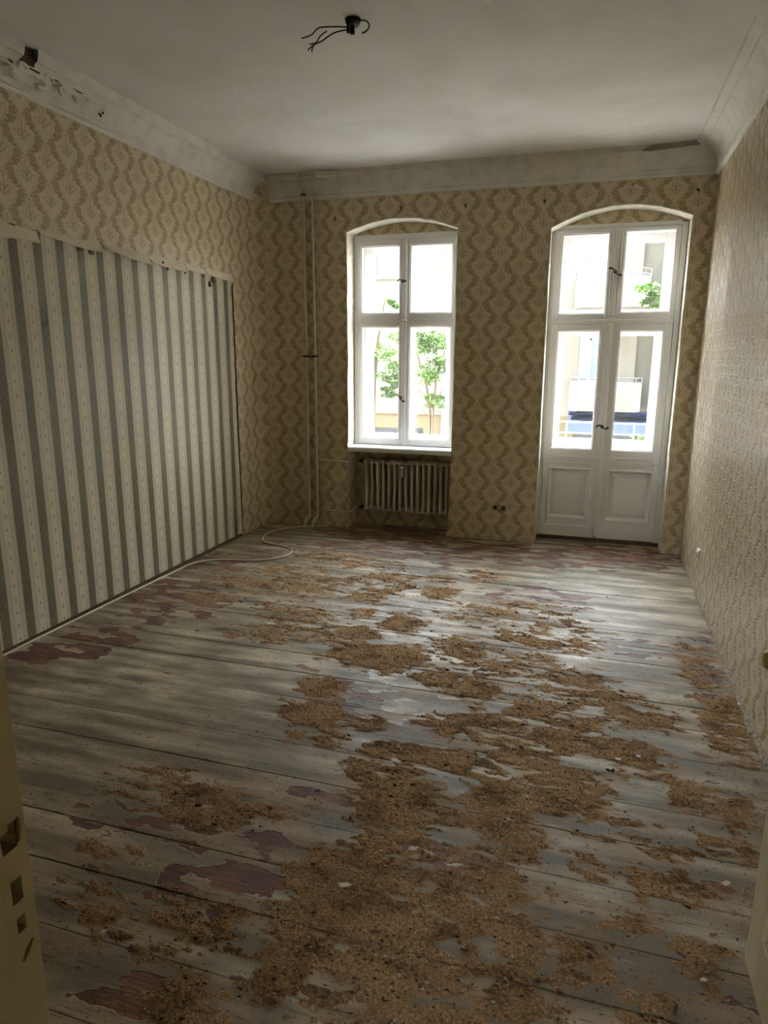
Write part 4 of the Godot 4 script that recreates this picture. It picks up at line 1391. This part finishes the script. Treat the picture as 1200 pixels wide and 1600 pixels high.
func build_building() -> void:
	var zf := -24.0
	var b := thing("exterior_apartment_building", "bright cream plastered apartment house across the street with bay balconies", "building", Vector3(-2, -4.2, zf))
	var holes := [[-7.62, -6.92, 4.55, 6.3], [-11.2, -10.2, 4.55, 6.3], [-0.62, 0.28, 4.25, 6.3], [-0.58, 0.14, 1.0, 3.15], [3.4, 4.3, 4.4, 6.3], [3.4, 4.3, 1.2, 3.2]]
	var w := Mb.new()
	holed(w, -12.5, 6.6, -0.13, 6.9, zf - 0.4, zf, holes)
	obj("upper_wall", w, mats.facade_white, b)
	var shops := [[-9.8, -6.72, -4.2, -0.72], [-6.35, -5.82, -2.0, -0.70], [-3.2, -1.6, -4.2, -0.72], [-0.6, 3.0, -4.2, -0.5]]
	var c := Mb.new()
	holed(c, -12.5, 6.6, -4.2, -0.13, zf - 0.4, zf + 0.02, shops)
	obj("ground_floor_wall", c, mats.facade_cream, b)
	for h in holes: far_window(b, h[0], h[1], h[2], h[3], zf, h[2] + 1.35 if h[2] < 2.0 else 0.0)
	for h in shops:
		var s := Mb.new()
		s.box(Vector3(h[0], h[2], zf - 0.30), Vector3(h[1], h[3], zf - 0.26))
		s.frame(h[0], h[1], h[2], h[3], h[0] + 0.08, h[1] - 0.08, h[2] + 0.1, h[3] - 0.12, zf - 0.26, zf - 0.18, 0.01)
		obj("shop_window", s, mats.facade_dark, b)
	# rooms behind the panes are dark
	var rm := Mb.new()
	rm.box(Vector3(-12.5, -4.2, zf - 9.0), Vector3(6.6, 6.9, zf - 0.6))
	obj("dark_interior", rm, mats.facade_dark, b)
	var dp := Mb.new()
	dp.tube([Vector3(-5.08, 6.8, zf + 0.12), Vector3(-5.08, -4.0, zf + 0.12)], 0.07, 10)
	for y in [4.45, 1.5]: dp.tube([Vector3(-5.08, y, zf + 0.12), Vector3(-5.08, y + 0.1, zf + 0.12)], 0.095, 10)
	obj("downpipe", dp, mats.zinc, b)
	var bd := Mb.new()
	bd.box(Vector3(-12.5, -0.20, zf), Vector3(-1.2, -0.13, zf + 0.07), 0.01)
	obj("string_course", bd, mats.facade_white, b)
	# projecting bay to the right of the balconies
	var bay := Mb.new()
	bay.box(Vector3(1.80, -4.2, zf), Vector3(6.4, 6.9, zf + 0.7), 0.02)
	bay.box(Vector3(0.62, 1.0, zf), Vector3(1.2, 3.3, zf + 0.25), 0.02)
	bay.box(Vector3(0.50, 4.2, zf), Vector3(1.2, 6.6, zf + 0.25), 0.02)
	obj("bay", bay, mats.facade_white, b)
	for lv in [[3.32, 4.22, 4.42], [0.16, 1.02, 1.20]]:
		var p := Mb.new()
		# parapet with a bent front
		var po := PackedVector2Array([Vector2(-0.82, zf), Vector2(-0.74, zf + 1.05), Vector2(-0.50, zf + 1.42), Vector2(1.20, zf + 1.42), Vector2(1.40, zf + 1.05), Vector2(1.42, zf)])
		var xf := Transform3D(Basis(Vector3.RIGHT, PI / 2.0), Vector3.ZERO)
		# prism is drawn in x,z and pushed upwards
		p.prism(po, -lv[1], -lv[0], xf)
		var bo := obj("balcony", p, mats.facade_white, b)
		var r := Mb.new()
		for yy in [lv[2], lv[2] - 0.14]:
			var pts := []
			for q in po: pts.append(Vector3(q.x, yy, q.y - 0.06))
			r.tube(pts, 0.017, 6)
		for q in po:
			r.tube([Vector3(q.x, lv[1] - 0.02, q.y - 0.06), Vector3(q.x, lv[2], q.y - 0.06)], 0.014, 6)
		obj("railing", r, mats.railing_iron, bo)
	var roof := Mb.new()
	roof.prism(PackedVector2Array([Vector2(-zf - 0.5, 6.9), Vector2(-zf + 9.2, 6.9), Vector2(-zf + 9.2, 7.1), Vector2(-zf + 5.0, 9.0), Vector2(-zf - 0.5, 7.08)]), -12.8, 6.9, Transform3D(Basis(Vector3.UP, PI / 2.0), Vector3.ZERO))
	obj("roof", roof, mats.roof_tiles, b)
	# blue awning over the shop below the balconies
	var aw := Mb.new()
	var r0 := []
	var r1 := []
	var r2 := []
	for k in 13:
		var x := lerpf(-0.75, 3.1, k / 12.0)
		r0.append(Vector3(x, 0.10, zf + 0.1)); r1.append(Vector3(x, -0.12, zf + 1.3)); r2.append(Vector3(x, -0.42, zf + 2.4))
	aw.sheet([r2, r1, r0])
	obj("awning", aw, mats.awning_cloth, b)
	var av := Mb.new()
	av.box(Vector3(-0.75, 0.02, zf + 1.0), Vector3(3.1, 0.16, zf + 1.35), 0.03)
	obj("awning_box", av, mats.awning_dark, b)

# the rest of the own house above and below the room: it keeps the sky off the street
func build_own_house() -> void:
	var h := struct("exterior_own_house", "street front of the own house around the room", "house")
	var m := Mb.new()
	m.box(Vector3(-40.0, CEIL + 0.33, ZO), Vector3(40.0, 21.0, ZO + 0.5))
	m.box(Vector3(-40.0, -4.3, ZO), Vector3(40.0, -0.26, ZO + 0.5))
	m.box(Vector3(-40.0, -0.26, ZO), Vector3(XL - 0.33, CEIL + 0.33, ZO + 0.5))
	m.box(Vector3(XR + 0.33, -0.26, ZO), Vector3(40.0, CEIL + 0.33, ZO + 0.5))
	obj("street_front", m, mats.facade_white, h)

func build_balcony() -> void:
	var b := thing("balcony_railing", "grey iron railing of the own balcony outside the glazed door", "railing", Vector3(0.1, -0.05, -8.4))
	var s := Mb.new()
	s.box(Vector3(-1.0, -0.25, -8.6), Vector3(1.3, -0.05, ZO), 0.01)
	s.box(Vector3(-1.0, -0.05, -8.55), Vector3(1.3, 0.86, -8.42), 0.01)
	obj("parapet", s, mats.concrete, b)
	for y in [1.055, 0.925]:
		var r := Mb.new()
		r.tube([Vector3(-1.0, y, -8.45), Vector3(1.3, y, -8.45)], 0.009, 8)
		obj("rail", r, mats.railing_iron, b)
	for x in [-0.95, -0.29, 0.475, 1.22]:
		var p := Mb.new()
		p.tube([Vector3(x, 0.84, -8.45), Vector3(x, 1.06, -8.45)], 0.010, 8)
		obj("post", p, mats.railing_iron, b)
	var pl := thing("balcony_plant", "small leafy green plant in front of the balcony railing at the right", "plant", Vector3(0.53, 0.86, -8.47))
	foliage(pl, "foliage", [[Vector3(0.50, 0.895, -8.48), Vector3(0.10, 0.035, 0.03)], [Vector3(0.60, 0.89, -8.48), Vector3(0.05, 0.03, 0.03)]], 110, 0.014, 5)
	for k in 5:
		var st := Mb.new()
		st.tube([Vector3(0.46 + 0.035 * k, 0.855, -8.48), Vector3(0.45 + 0.04 * k, 0.90, -8.48)], 0.002, 5)
		obj("stem", st, mats.bark, pl)

# leaves scattered in ellipsoids: one mesh of a folded leaf, copied
func foliage(parent: Node3D, called: String, clumps: Array, count: int, size: float, seed_: int) -> void:
	var lf := Mb.new()
	for sd in [-1.0, 1.0]:
		var a := Vector3(0, 0, -1); var m := Vector3(0, -0.06, 0.1); var e := Vector3(0, 0.02, 1.1); var s := Vector3(sd * 0.5, 0.14, 0.05)
		if sd > 0:
			lf.tri(a, m, s); lf.tri(m, e, s)
		else:
			lf.tri(a, s, m); lf.tri(m, s, e)
	var mm := MultiMesh.new()
	mm.transform_format = MultiMesh.TRANSFORM_3D
	mm.use_colors = true
	mm.mesh = lf.mesh()
	mm.instance_count = count
	var r := RandomNumberGenerator.new()
	r.seed = seed_
	var org := place_of(parent)
	# each clump breaks up into sprays with gaps between them
	var sprays := []
	for c in clumps:
		for q in 9:
			var dd := Vector3(r.randfn(), r.randfn(), r.randfn()).normalized() * pow(r.randf(), 0.5)
			sprays.append([c[0] + dd * c[1], Vector3(0.20, 0.10, 0.20) * clampf(c[1].x * 2.2, 0.25, 1.3)])
	clumps = sprays
	for k in count:
		var c: Array = clumps[r.randi() % clumps.size()]
		var d := Vector3(r.randfn(), r.randfn(), r.randfn())
		d = d.normalized() * pow(r.randf(), 0.45)
		var p: Vector3 = c[0] + d * c[1]
		var bs := Basis.from_euler(Vector3(r.randf_range(-0.9, 0.9), r.randf() * TAU, r.randf_range(-0.9, 0.9))).scaled(Vector3.ONE * size * r.randf_range(0.6, 1.3))
		mm.set_instance_transform(k, Transform3D(bs, p - org))
		var t := r.randf()
		mm.set_instance_color(k, Color(lerpf(0.04, 0.09, t), lerpf(0.085, 0.155, t), lerpf(0.02, 0.04, t)))
	var o := MultiMeshInstance3D.new()
	o.name = called
	o.multimesh = mm
	o.material_override = mats.leaf
	o.set_meta("kind", "stuff")
	parent.add_child(o, true)

func build_trees() -> void:
	var z := -14.0
	var t := thing("street_tree", "young green street tree with twin thin stems seen through the window", "tree", Vector3(-3.27, -4.25, z))
	var tr := Mb.new()
	tr.tube([Vector3(-3.27, -4.25, z), Vector3(-3.26, -1.5, z), Vector3(-3.25, 0.06, z), Vector3(-3.26, 0.7, z), Vector3(-3.34, 1.25, z + 0.05), Vector3(-3.50, 1.75, z + 0.1), Vector3(-3.62, 2.4, z + 0.1), Vector3(-3.7, 3.0, z)], [0.06, 0.045, 0.030, 0.028, 0.024, 0.018, 0.012, 0.006], 8)
	tr.tube([Vector3(-3.21, -4.25, z + 0.05), Vector3(-3.20, 0.0, z + 0.05), Vector3(-3.18, 0.8, z), Vector3(-3.14, 1.4, z), Vector3(-3.0, 1.9, z - 0.1), Vector3(-2.9, 2.4, z - 0.1)], [0.04, 0.024, 0.020, 0.017, 0.012, 0.006], 8)
	obj("trunk", tr, mats.bark, t)
	for q in [[Vector3(-3.34, 1.25, z), Vector3(-3.15, 1.6, z), Vector3(-3.12, 2.3, z)], [Vector3(-3.26, 0.8, z), Vector3(-3.55, 1.2, z), Vector3(-3.75, 1.35, z)], [Vector3(-3.2, 0.8, z), Vector3(-3.0, 1.15, z), Vector3(-2.8, 1.3, z)], [Vector3(-3.50, 1.75, z), Vector3(-3.85, 2.0, z), Vector3(-4.1, 2.3, z)], [Vector3(-3.27, 0.6, z), Vector3(-3.5, 0.75, z), Vector3(-3.62, 0.8, z)]]:
		var br := Mb.new()
		br.tube(q, [0.014, 0.009, 0.004], 6)
		obj("branch", br, mats.bark, t)
	foliage(t, "foliage", [[Vector3(-3.3, 1.9, z), Vector3(0.55, 0.35, 0.5)], [Vector3(-3.1, 2.2, z), Vector3(0.5, 0.3, 0.5)], [Vector3(-3.25, 1.45, z), Vector3(0.45, 0.2, 0.4)], [Vector3(-3.15, 0.88, z), Vector3(0.30, 0.16, 0.4)], [Vector3(-3.5, 2.35, z), Vector3(0.35, 0.3, 0.4)], [Vector3(-3.05, 1.75, z), Vector3(0.3, 0.3, 0.4)]], 3300, 0.042, 21)
	var z2 := -16.5
	var t2 := thing("street_tree", "fuller green street tree further left behind the twin-stemmed one", "tree", Vector3(-5.4, -4.25, z2))
	var b2 := Mb.new()
	b2.tube([Vector3(-5.4, -4.25, z2), Vector3(-5.38, -1.0, z2), Vector3(-5.3, 1.2, z2), Vector3(-5.2, 2.2, z2), Vector3(-5.0, 3.3, z2)], [0.12, 0.09, 0.06, 0.04, 0.01], 8)
	obj("trunk", b2, mats.bark, t2)
	foliage(t2, "foliage", [[Vector3(-5.25, 1.5, z2), Vector3(0.7, 0.45, 0.6)], [Vector3(-4.9, 2.0, z2), Vector3(0.55, 0.45, 0.6)], [Vector3(-4.75, 1.0, z2), Vector3(0.35, 0.5, 0.4)], [Vector3(-4.75, 3.0, z2), Vector3(0.22, 0.45, 0.4)], [Vector3(-5.6, 2.0, z2), Vector3(0.5, 0.4, 0.5)]], 3600, 0.046, 22)
	var z3 := -14.0
	var t3 := thing("street_tree", "light green tree whose outer branch reaches in front of the right balconies", "tree", Vector3(2.9, -4.25, z3))
	var b3 := Mb.new()
	b3.tube([Vector3(2.9, -4.25, z3), Vector3(2.88, 0.0, z3), Vector3(2.7, 2.0, z3), Vector3(2.6, 4.0, z3)], [0.12, 0.09, 0.06, 0.02], 8)
	obj("trunk", b3, mats.bark, t3)
	var b4 := Mb.new()
	b4.tube([Vector3(2.75, 1.8, z3), Vector3(1.7, 2.5, z3), Vector3(1.0, 2.78, z3), Vector3(0.45, 2.62, z3)], [0.04, 0.02, 0.010, 0.004], 6)
	obj("branch", b4, mats.bark, t3)
	foliage(t3, "foliage", [[Vector3(0.95, 3.05, z3), Vector3(0.28, 0.2, 0.3)], [Vector3(0.98, 2.78, z3), Vector3(0.22, 0.14, 0.3)], [Vector3(1.7, 2.9, z3), Vector3(0.5, 0.4, 0.5)], [Vector3(2.7, 3.6, z3), Vector3(1.0, 0.9, 0.8)]], 2200, 0.042, 23)

# ==================================================================== things in the room
func build_radiator() -> void:
	var z := -6.862
	var r := thing("radiator", "cream ribbed column radiator standing in the niche under the window", "radiator", Vector3(-1.83, 0.17, z))
	var x0 := -2.268
	var pitch := 0.0625
	for k in 15:
		var x := x0 + pitch * k
		var s := Mb.new()
		# four columns one behind the other, rounded together at both ends
		for c in 4:
			var zc: float = z - 0.060 + 0.040 * c
			var lift := 0.020 if c == 0 or c == 3 else 0.0
			s.tube([Vector3(x, 0.180 + lift, zc), Vector3(x, 0.19 + lift, zc), Vector3(x, 0.46, zc), Vector3(x, 0.73 - lift, zc), Vector3(x, 0.742 - lift, zc)], [0.006, 0.0150, 0.0150, 0.0150, 0.006], 10)
		for yy in [0.712, 0.208]:
			s.tube([Vector3(x, yy, z - 0.066), Vector3(x, yy, z + 0.066)], [0.017, 0.017], 10)
			s.tube([Vector3(x - 0.033, yy, z + 0.040), Vector3(x + 0.033, yy, z + 0.040)], 0.015, 8)
		s.tube([Vector3(x - 0.033, 0.712, z), Vector3(x + 0.033, 0.712, z)], 0.026, 12)
		s.tube([Vector3(x - 0.033, 0.208, z), Vector3(x + 0.033, 0.208, z)], 0.026, 12)
		obj("section", s, mats.radiator_paint, r)
	var m := Mb.new()
	m.box(Vector3(-1.886, 0.575, z + 0.060), Vector3(-1.848, 0.690, z + 0.096), 0.006)
	m.box(Vector3(-1.880, 0.655, z + 0.094), Vector3(-1.854, 0.668, z + 0.100), 0.002)
	var mo := obj("heat_meter", m, mats.white_plastic, r)
	mo.set_meta("label", "small white heat cost meter")
	var mw := Mb.new()
	mw.box(Vector3(-1.876, 0.650, z + 0.095), Vector3(-1.860, 0.664, z + 0.1015), 0.002)
	obj("meter_window", mw, mats.dark_iron, mo)
	for y in [0.712, 0.208]:
		var v := Mb.new()
		v.lathe([Vector2(0.0, 0.0), Vector2(0.018, 0.0), Vector2(0.018, 0.02), Vector2(0.024, 0.022), Vector2(0.024, 0.042), Vector2(0.015, 0.045), Vector2(0.013, 0.068), Vector2(0.0, 0.068)], Vector3(-2.30, y, z), Vector3.LEFT, 12)
		obj("valve", v, mats.dark_iron, r)

func smooth_path(pts: Array, steps := 6) -> Array:
	var out := []
	for k in pts.size() - 1:
		var p0: Vector3 = pts[maxi(k - 1, 0)]
		var p1: Vector3 = pts[k]
		var p2: Vector3 = pts[k + 1]
		var p3: Vector3 = pts[mini(k + 2, pts.size() - 1)]
		for s in steps: out.append(p1.cubic_interpolate(p2, p0, p3, float(s) / steps))
	out.append(pts[-1])
	return out

func build_pipes() -> void:
	var labels := ["left of two cream painted heating riser pipes in the corner", "right of two cream painted heating riser pipes with branches to the radiator"]
	for k in 2:
		var x: float = [-2.872, -2.776][k]
		var p := thing("heating_pipe", labels[k], "pipe", Vector3(x, 0.0, -6.66), "heating riser pipes")
		var t := Mb.new()
		t.tube([Vector3(x, 0.11, -6.662), Vector3(x, 1.8, -6.662), Vector3(x, 3.42, -6.662)], 0.0145, 12)
		obj("pipe", t, mats.pipe_paint, p)
		var e := Mb.new()
		e.tube(smooth_path([Vector3(x, 0.135, -6.662), Vector3(x - 0.008, 0.100, -6.655), Vector3(x - 0.035, 0.060, -6.620), Vector3(x - 0.040, 0.0, -6.600)]), 0.019, 12)
		var eo := obj("elbow", e, mats.pipe_paint, p)
		var br := Mb.new()
		br.box(Vector3(x - 0.026, 1.795, ZB), Vector3(x + 0.026, 1.815, -6.642), 0.003)
		br.tube([Vector3(x - 0.026, 1.805, -6.645), Vector3(x - 0.040, 1.805, -6.645)], 0.006, 8)
		obj("bracket", br, mats.dark_iron, p)
		var ro := Mb.new()
		ro.lathe([Vector2(0.013, 0.0), Vector2(0.028, 0.0), Vector2(0.026, 0.012), Vector2(0.013, 0.016)], Vector3(x, 3.345, -6.662), Vector3.UP, 14)
		obj("ceiling_collar", ro, mats.dark_iron if k == 0 else mats.pipe_paint, p)
	var ends := [["feed_pipe", "upper thin cream pipe branching from the riser to the radiator", 0.725, 0.712], ["feed_pipe", "lower thin cream pipe branching from the riser to the radiator", 0.186, 0.208]]
	for q in ends:
		var f := thing(q[0], q[1], "pipe", Vector3(-2.6, q[2], -6.67), "radiator branch pipes")
		var t := Mb.new()
		var mid: Array = [Vector3(-2.776, q[2] + 0.006, -6.664), Vector3(-2.62, q[2] + 0.003, -6.668), Vector3(-2.50, q[2], -6.668), Vector3(-2.425, q[2] - 0.001, -6.672), Vector3(-2.405, q[2], -6.70), Vector3(-2.400, lerpf(q[2], q[3], 0.5), -6.80), Vector3(-2.392, q[3], -6.853), Vector3(-2.362, q[3], -6.862)]
		t.tube(smooth_path(mid, 5), 0.0095, 10)
		obj("pipe", t, mats.pipe_paint, f)

func build_cable() -> void:
	var c := thing("floor_cable", "thin beige electric cable lying along the left wall and looping to the corner", "cable", Vector3(-3.3, 0.0, -4.5))
	var pts := [Vector3(-3.345, 0.008, -0.95), Vector3(-3.350, 0.008, -2.0), Vector3(-3.352, 0.008, -3.09), Vector3(-3.338, 0.008, -4.10), Vector3(-3.322, 0.008, -4.75), Vector3(-3.300, 0.008, -5.05), Vector3(-3.179, 0.008, -5.194), Vector3(-2.98, 0.008, -5.25), Vector3(-2.812, 0.008, -5.291), Vector3(-2.69, 0.008, -5.39), Vector3(-2.615, 0.008, -5.55), Vector3(-2.65, 0.008, -5.70), Vector3(-2.78, 0.008, -5.80), Vector3(-2.96, 0.008, -5.86), Vector3(-3.08, 0.008, -5.95), Vector3(-3.145, 0.010, -6.18), Vector3(-3.08, 0.008, -6.40), Vector3(-2.95, 0.008, -6.56), Vector3(-2.80, 0.008, -6.64), Vector3(-2.66, 0.010, -6.665)]
	var t := Mb.new()
	t.tube(smooth_path(pts, 8), 0.0075, 8)
	obj("sheath", t, mats.cable_sheath, c)
	var en := Mb.new()
	for k in 3: en.tube([pts[-1], pts[-1] + Vector3(0.02, 0.004 * k, 0.004 * k - 0.004), pts[-1] + Vector3(0.05, 0.010 * k, 0.012 * k - 0.01)], 0.0017, 5)
	obj("bare_wire", en, mats.wire, c)

func build_sockets() -> void:
	var s := thing("wall_socket", "pair of papered-over socket boxes low on the pier between window and door", "socket", Vector3(-0.80, 0.33, ZB))
	for x in [-0.875, -0.792]:
		var f := Mb.new()
		f.frame(x - 0.036, x + 0.036, 0.297, 0.369, x - 0.024, x + 0.024, 0.309, 0.357, ZB - 0.002, ZB + 0.009, 0.003)
		obj("cover_frame", f, mats.damask_wallpaper, s)
		var c := Mb.new()
		c.lathe([Vector2(0.0, 0.004), Vector2(0.010, 0.003), Vector2(0.021, 0.002), Vector2(0.022, 0.0)], Vector3(x, 0.333, ZB), Vector3.BACK, 16)
		obj("insert", c, mats.backing_paper, s)
	var r := thing("wall_socket", "single white socket low on the right wall with damask paper", "socket", Vector3(XR, 0.32, -5.56))
	var b := Mb.new()
	b.box(Vector3(XR - 0.016, 0.277, -5.605), Vector3(XR + 0.004, 0.362, -5.520), 0.005)
	obj("cover_plate", b, mats.white_plastic, r)
	var w := Mb.new()
	w.lathe([Vector2(0.028, 0.0), Vector2(0.026, 0.008), Vector2(0.021, 0.008), Vector2(0.019, 0.002), Vector2(0.0, 0.001)].map(func(v): return v), Vector3(XR - 0.016, 0.3195, -5.5625), Vector3.LEFT, 20)
	obj("socket_well", w, mats.white_plastic, r)
	var p := thing("cover_plate", "blank cover papered over on the narrow wall strip right of the balcony door", "cover plate", Vector3(0.79, 0.62, ZB))
	var pb := Mb.new()
	pb.box(Vector3(0.755, 0.50, ZB - 0.004), Vector3(0.835, 0.70, ZB + 0.007), 0.004)
	obj("plate", pb, mats.damask_wallpaper, p)

func build_ceiling_hook() -> void:
	var at := Vector3(-1.372, CEIL, -3.90)
	var h := thing("ceiling_lamp_hook", "black ceiling hook box with loose wire ends where a lamp hung", "ceiling hook", at)
	var b := Mb.new()
	b.lathe([Vector2(0.0, -0.036), Vector2(0.030, -0.034), Vector2(0.040, -0.020), Vector2(0.044, 0.0)], at + Vector3(0, 0.004, 0), Vector3.UP, 16)
	obj("box", b, mats.black_bakelite, h)
	var k := Mb.new()
	var hk := []
	for q in 12:
		var a := -PI / 2.0 + 4.2 * q / 11.0
		hk.append(at + Vector3(0.055 + 0.040 * cos(a), -0.045 + 0.030 * sin(a), 0.01))
	k.tube(hk, 0.004, 7)
	obj("hook", k, mats.dark_iron, h)
	var cl := Mb.new()
	cl.box(at + Vector3(-0.012, -0.075, 0.0), at + Vector3(0.012, -0.030, 0.022), 0.004)
	cl.box(at + Vector3(-0.030, -0.068, 0.005), at + Vector3(-0.016, -0.030, 0.020), 0.003)
	obj("terminal", cl, mats.black_bakelite, h)
	var runs := [[Vector3(-0.02, -0.035, 0.0), Vector3(-0.09, -0.040, 0.04), Vector3(-0.16, -0.058, 0.09), Vector3(-0.215, -0.072, 0.06), Vector3(-0.275, -0.078, 0.05)], [Vector3(-0.02, -0.045, 0.0), Vector3(-0.10, -0.060, 0.02), Vector3(-0.17, -0.096, 0.03), Vector3(-0.215, -0.102, 0.02), Vector3(-0.255, -0.126, 0.02)], [Vector3(-0.17, -0.096, 0.03), Vector3(-0.215, -0.110, 0.03), Vector3(-0.228, -0.142, 0.03)], [Vector3(-0.13, -0.060, 0.05), Vector3(-0.17, -0.080, 0.05), Vector3(-0.20, -0.098, 0.03), Vector3(-0.235, -0.108, 0.04)]]
	for q in runs:
		var w := Mb.new()
		var pts := []
		for p in q: pts.append(at + p)
		w.tube(smooth_path(pts, 5), 0.0036, 7)
		obj("wire", w, mats.wire, h)

func build_nails() -> void:
	var labels := ["rusty curtain nail left above the window beside the pipes", "rusty curtain nail above the middle of the window arch", "rusty curtain nail right above the window on the pier", "rusty curtain nail left above the balcony door arch", "pale nail with torn paper above the balcony door arch", "rusty curtain nail in the right corner above the balcony door"]
	var spots := [[-2.555, 3.13], [-1.88, 3.19], [-1.26, 3.175], [-0.545, 3.175], [0.20, 3.265], [0.72, 3.19]]
	for k in spots.size():
		var at := Vector3(spots[k][0], spots[k][1], ZB)
		var n := thing("nail", labels[k], "nail", at, "curtain nails above the windows")
		var s := Mb.new()
		var pts := [at + Vector3(0, 0.0, -0.004), at + Vector3(0.0, -0.002, 0.016), at + Vector3(0.004, -0.010, 0.026), at + Vector3(0.006, -0.032, 0.028)]
		s.tube(smooth_path(pts, 4), 0.0042, 7)
		obj("shank", s, mats.dark_iron if k != 4 else mats.white_plastic, n)
		var p := Mb.new()
		p.lathe([Vector2(0.012, 0.0), Vector2(0.009, 0.004), Vector2(0.003, 0.005)], at, Vector3.BACK, 9)
		obj("wall_hole", p, mats.backing_paper, n)

# loose crumbs on the floor and the larger chips one can pick out
func build_debris() -> void:
	var cr := Mb.new()
	var ps := [Vector3(-1, -0.3, -0.4), Vector3(0.9, -0.35, -0.6), Vector3(0.2, -0.3, 0.9), Vector3(-0.3, 0.45, -0.1), Vector3(0.5, 0.3, 0.15)]
	for f in [[0, 2, 1], [0, 1, 3], [1, 4, 3], [1, 2, 4], [2, 3, 4], [2, 0, 3]]:
		cr.face_out([ps[f[0]], ps[f[1]], ps[f[2]]], Vector3(0.05, -0.05, 0))
	var r := RandomNumberGenerator.new()
	r.seed = 4242
	var where := []
	var guard := 0
	while where.size() < 9000 and guard < 400000:
		guard += 1
		var z := -0.95 - 5.6 * pow(r.randf(), 1.7)
		var x := r.randf_range(XL + 0.1, XR - 0.05)
		var d := residue_depth(x, z)
		var keep := 0.012
		if d > -0.25: keep = 0.35
		if d > 0.1: keep = 0.6
		if x > XR - 0.25 and z > -4.6: keep = maxf(keep, 0.30)
		if r.randf() < keep: where.append(Vector3(x, 0.001 + maxf(0.0, minf(d, 0.5) * 0.007), z))
	var mm := MultiMesh.new()
	mm.transform_format = MultiMesh.TRANSFORM_3D
	mm.use_colors = true
	mm.mesh = cr.mesh()
	mm.instance_count = where.size()
	for k in where.size():
		var s := r.randf_range(0.002, 0.0055) * (1.0 if r.randf() < 0.95 else 1.9)
		var bs := Basis.from_euler(Vector3(r.randf_range(-0.6, 0.6), r.randf() * TAU, r.randf_range(-0.6, 0.6))).scaled(Vector3(s * r.randf_range(0.8, 2.4), s * 0.8, s))
		mm.set_instance_transform(k, Transform3D(bs, where[k] + Vector3(0, s * 0.4, 0)))
		var t := r.randf()
		var c := Color(0.24, 0.14, 0.06).lerp(Color(0.40, 0.27, 0.14), r.randf())
		if t < 0.22: c = Color(0.05, 0.035, 0.025)
		elif t < 0.30: c = Color(0.50, 0.46, 0.38)
		elif t < 0.40: c = Color(0.16, 0.07, 0.05)
		mm.set_instance_color(k, c)
	var o := MultiMeshInstance3D.new()
	o.name = "floor_debris"
	o.multimesh = mm
	o.material_override = mats.crumb
	add_child(o, true)
	tag(o, "brown fibre crumbs and dark grit strewn over the board floor", "debris", "", "stuff")
	var chips := [
		[-0.714, -1.887, 0.026, 0.013, 0.4, "pale cardboard scrap lying on the brown residue in the foreground", 0],
		[0.22, -2.98, 0.018, 0.009, 0.2, "left of two white plaster chips near the right wall", 1], [0.31, -3.03, 0.015, 0.008, -0.3, "right of two white plaster chips near the right wall", 1],
		[-1.38, -1.48, 0.014, 0.005, 1.1, "small white paint flake near the board seam at lower left", 1],
		[-1.005, -2.36, 0.016, 0.008, 0.7, "dark and white paint chip on the grey patch left of the middle", 2],
		[-0.42, -2.20, 0.020, 0.008, -0.4, "dark wood splinter right of the middle seam", 2],
		[0.34, -1.74, 0.026, 0.006, 1.3, "short upright dark splinter at the right foreground", 2],
		[0.43, -1.86, 0.012, 0.006, 0.2, "pale paint flake beside the dark splinter at right", 1],
		[0.56, -2.30, 0.016, 0.009, 0.5, "yellowish putty crumb on the grey boards at right", 0],
	]
	for c in chips:
		var t := thing("floor_chip", c[5], "chip", Vector3(c[0], 0.004, c[1]))
		var b := Mb.new()
		var po := PackedVector2Array()
		for k in 5:
			var an := TAU * (k + 0.3 * sin(k * 5.0 + c[0] * 9.0)) / 5.0
			var rr := 0.9 + 0.7 * edge_noise.get_noise_2d(k * 4.1, c[0] * 31.0)
			po.append(Vector2(cos(an) * c[2] * rr, sin(an) * c[3] * rr))
		b.prism(po, 0.0, 0.004, Transform3D(Basis(Vector3.UP, c[4]) * Basis(Vector3.RIGHT, -PI / 2.0 + 0.12), Vector3(c[0], 0.006 + maxf(0.0, residue_depth(c[0], c[1])) * 0.006, c[1])))
		obj("flake", b, [mats.torn_paper, mats.white_plastic, mats.dark_iron][c[6]], t)
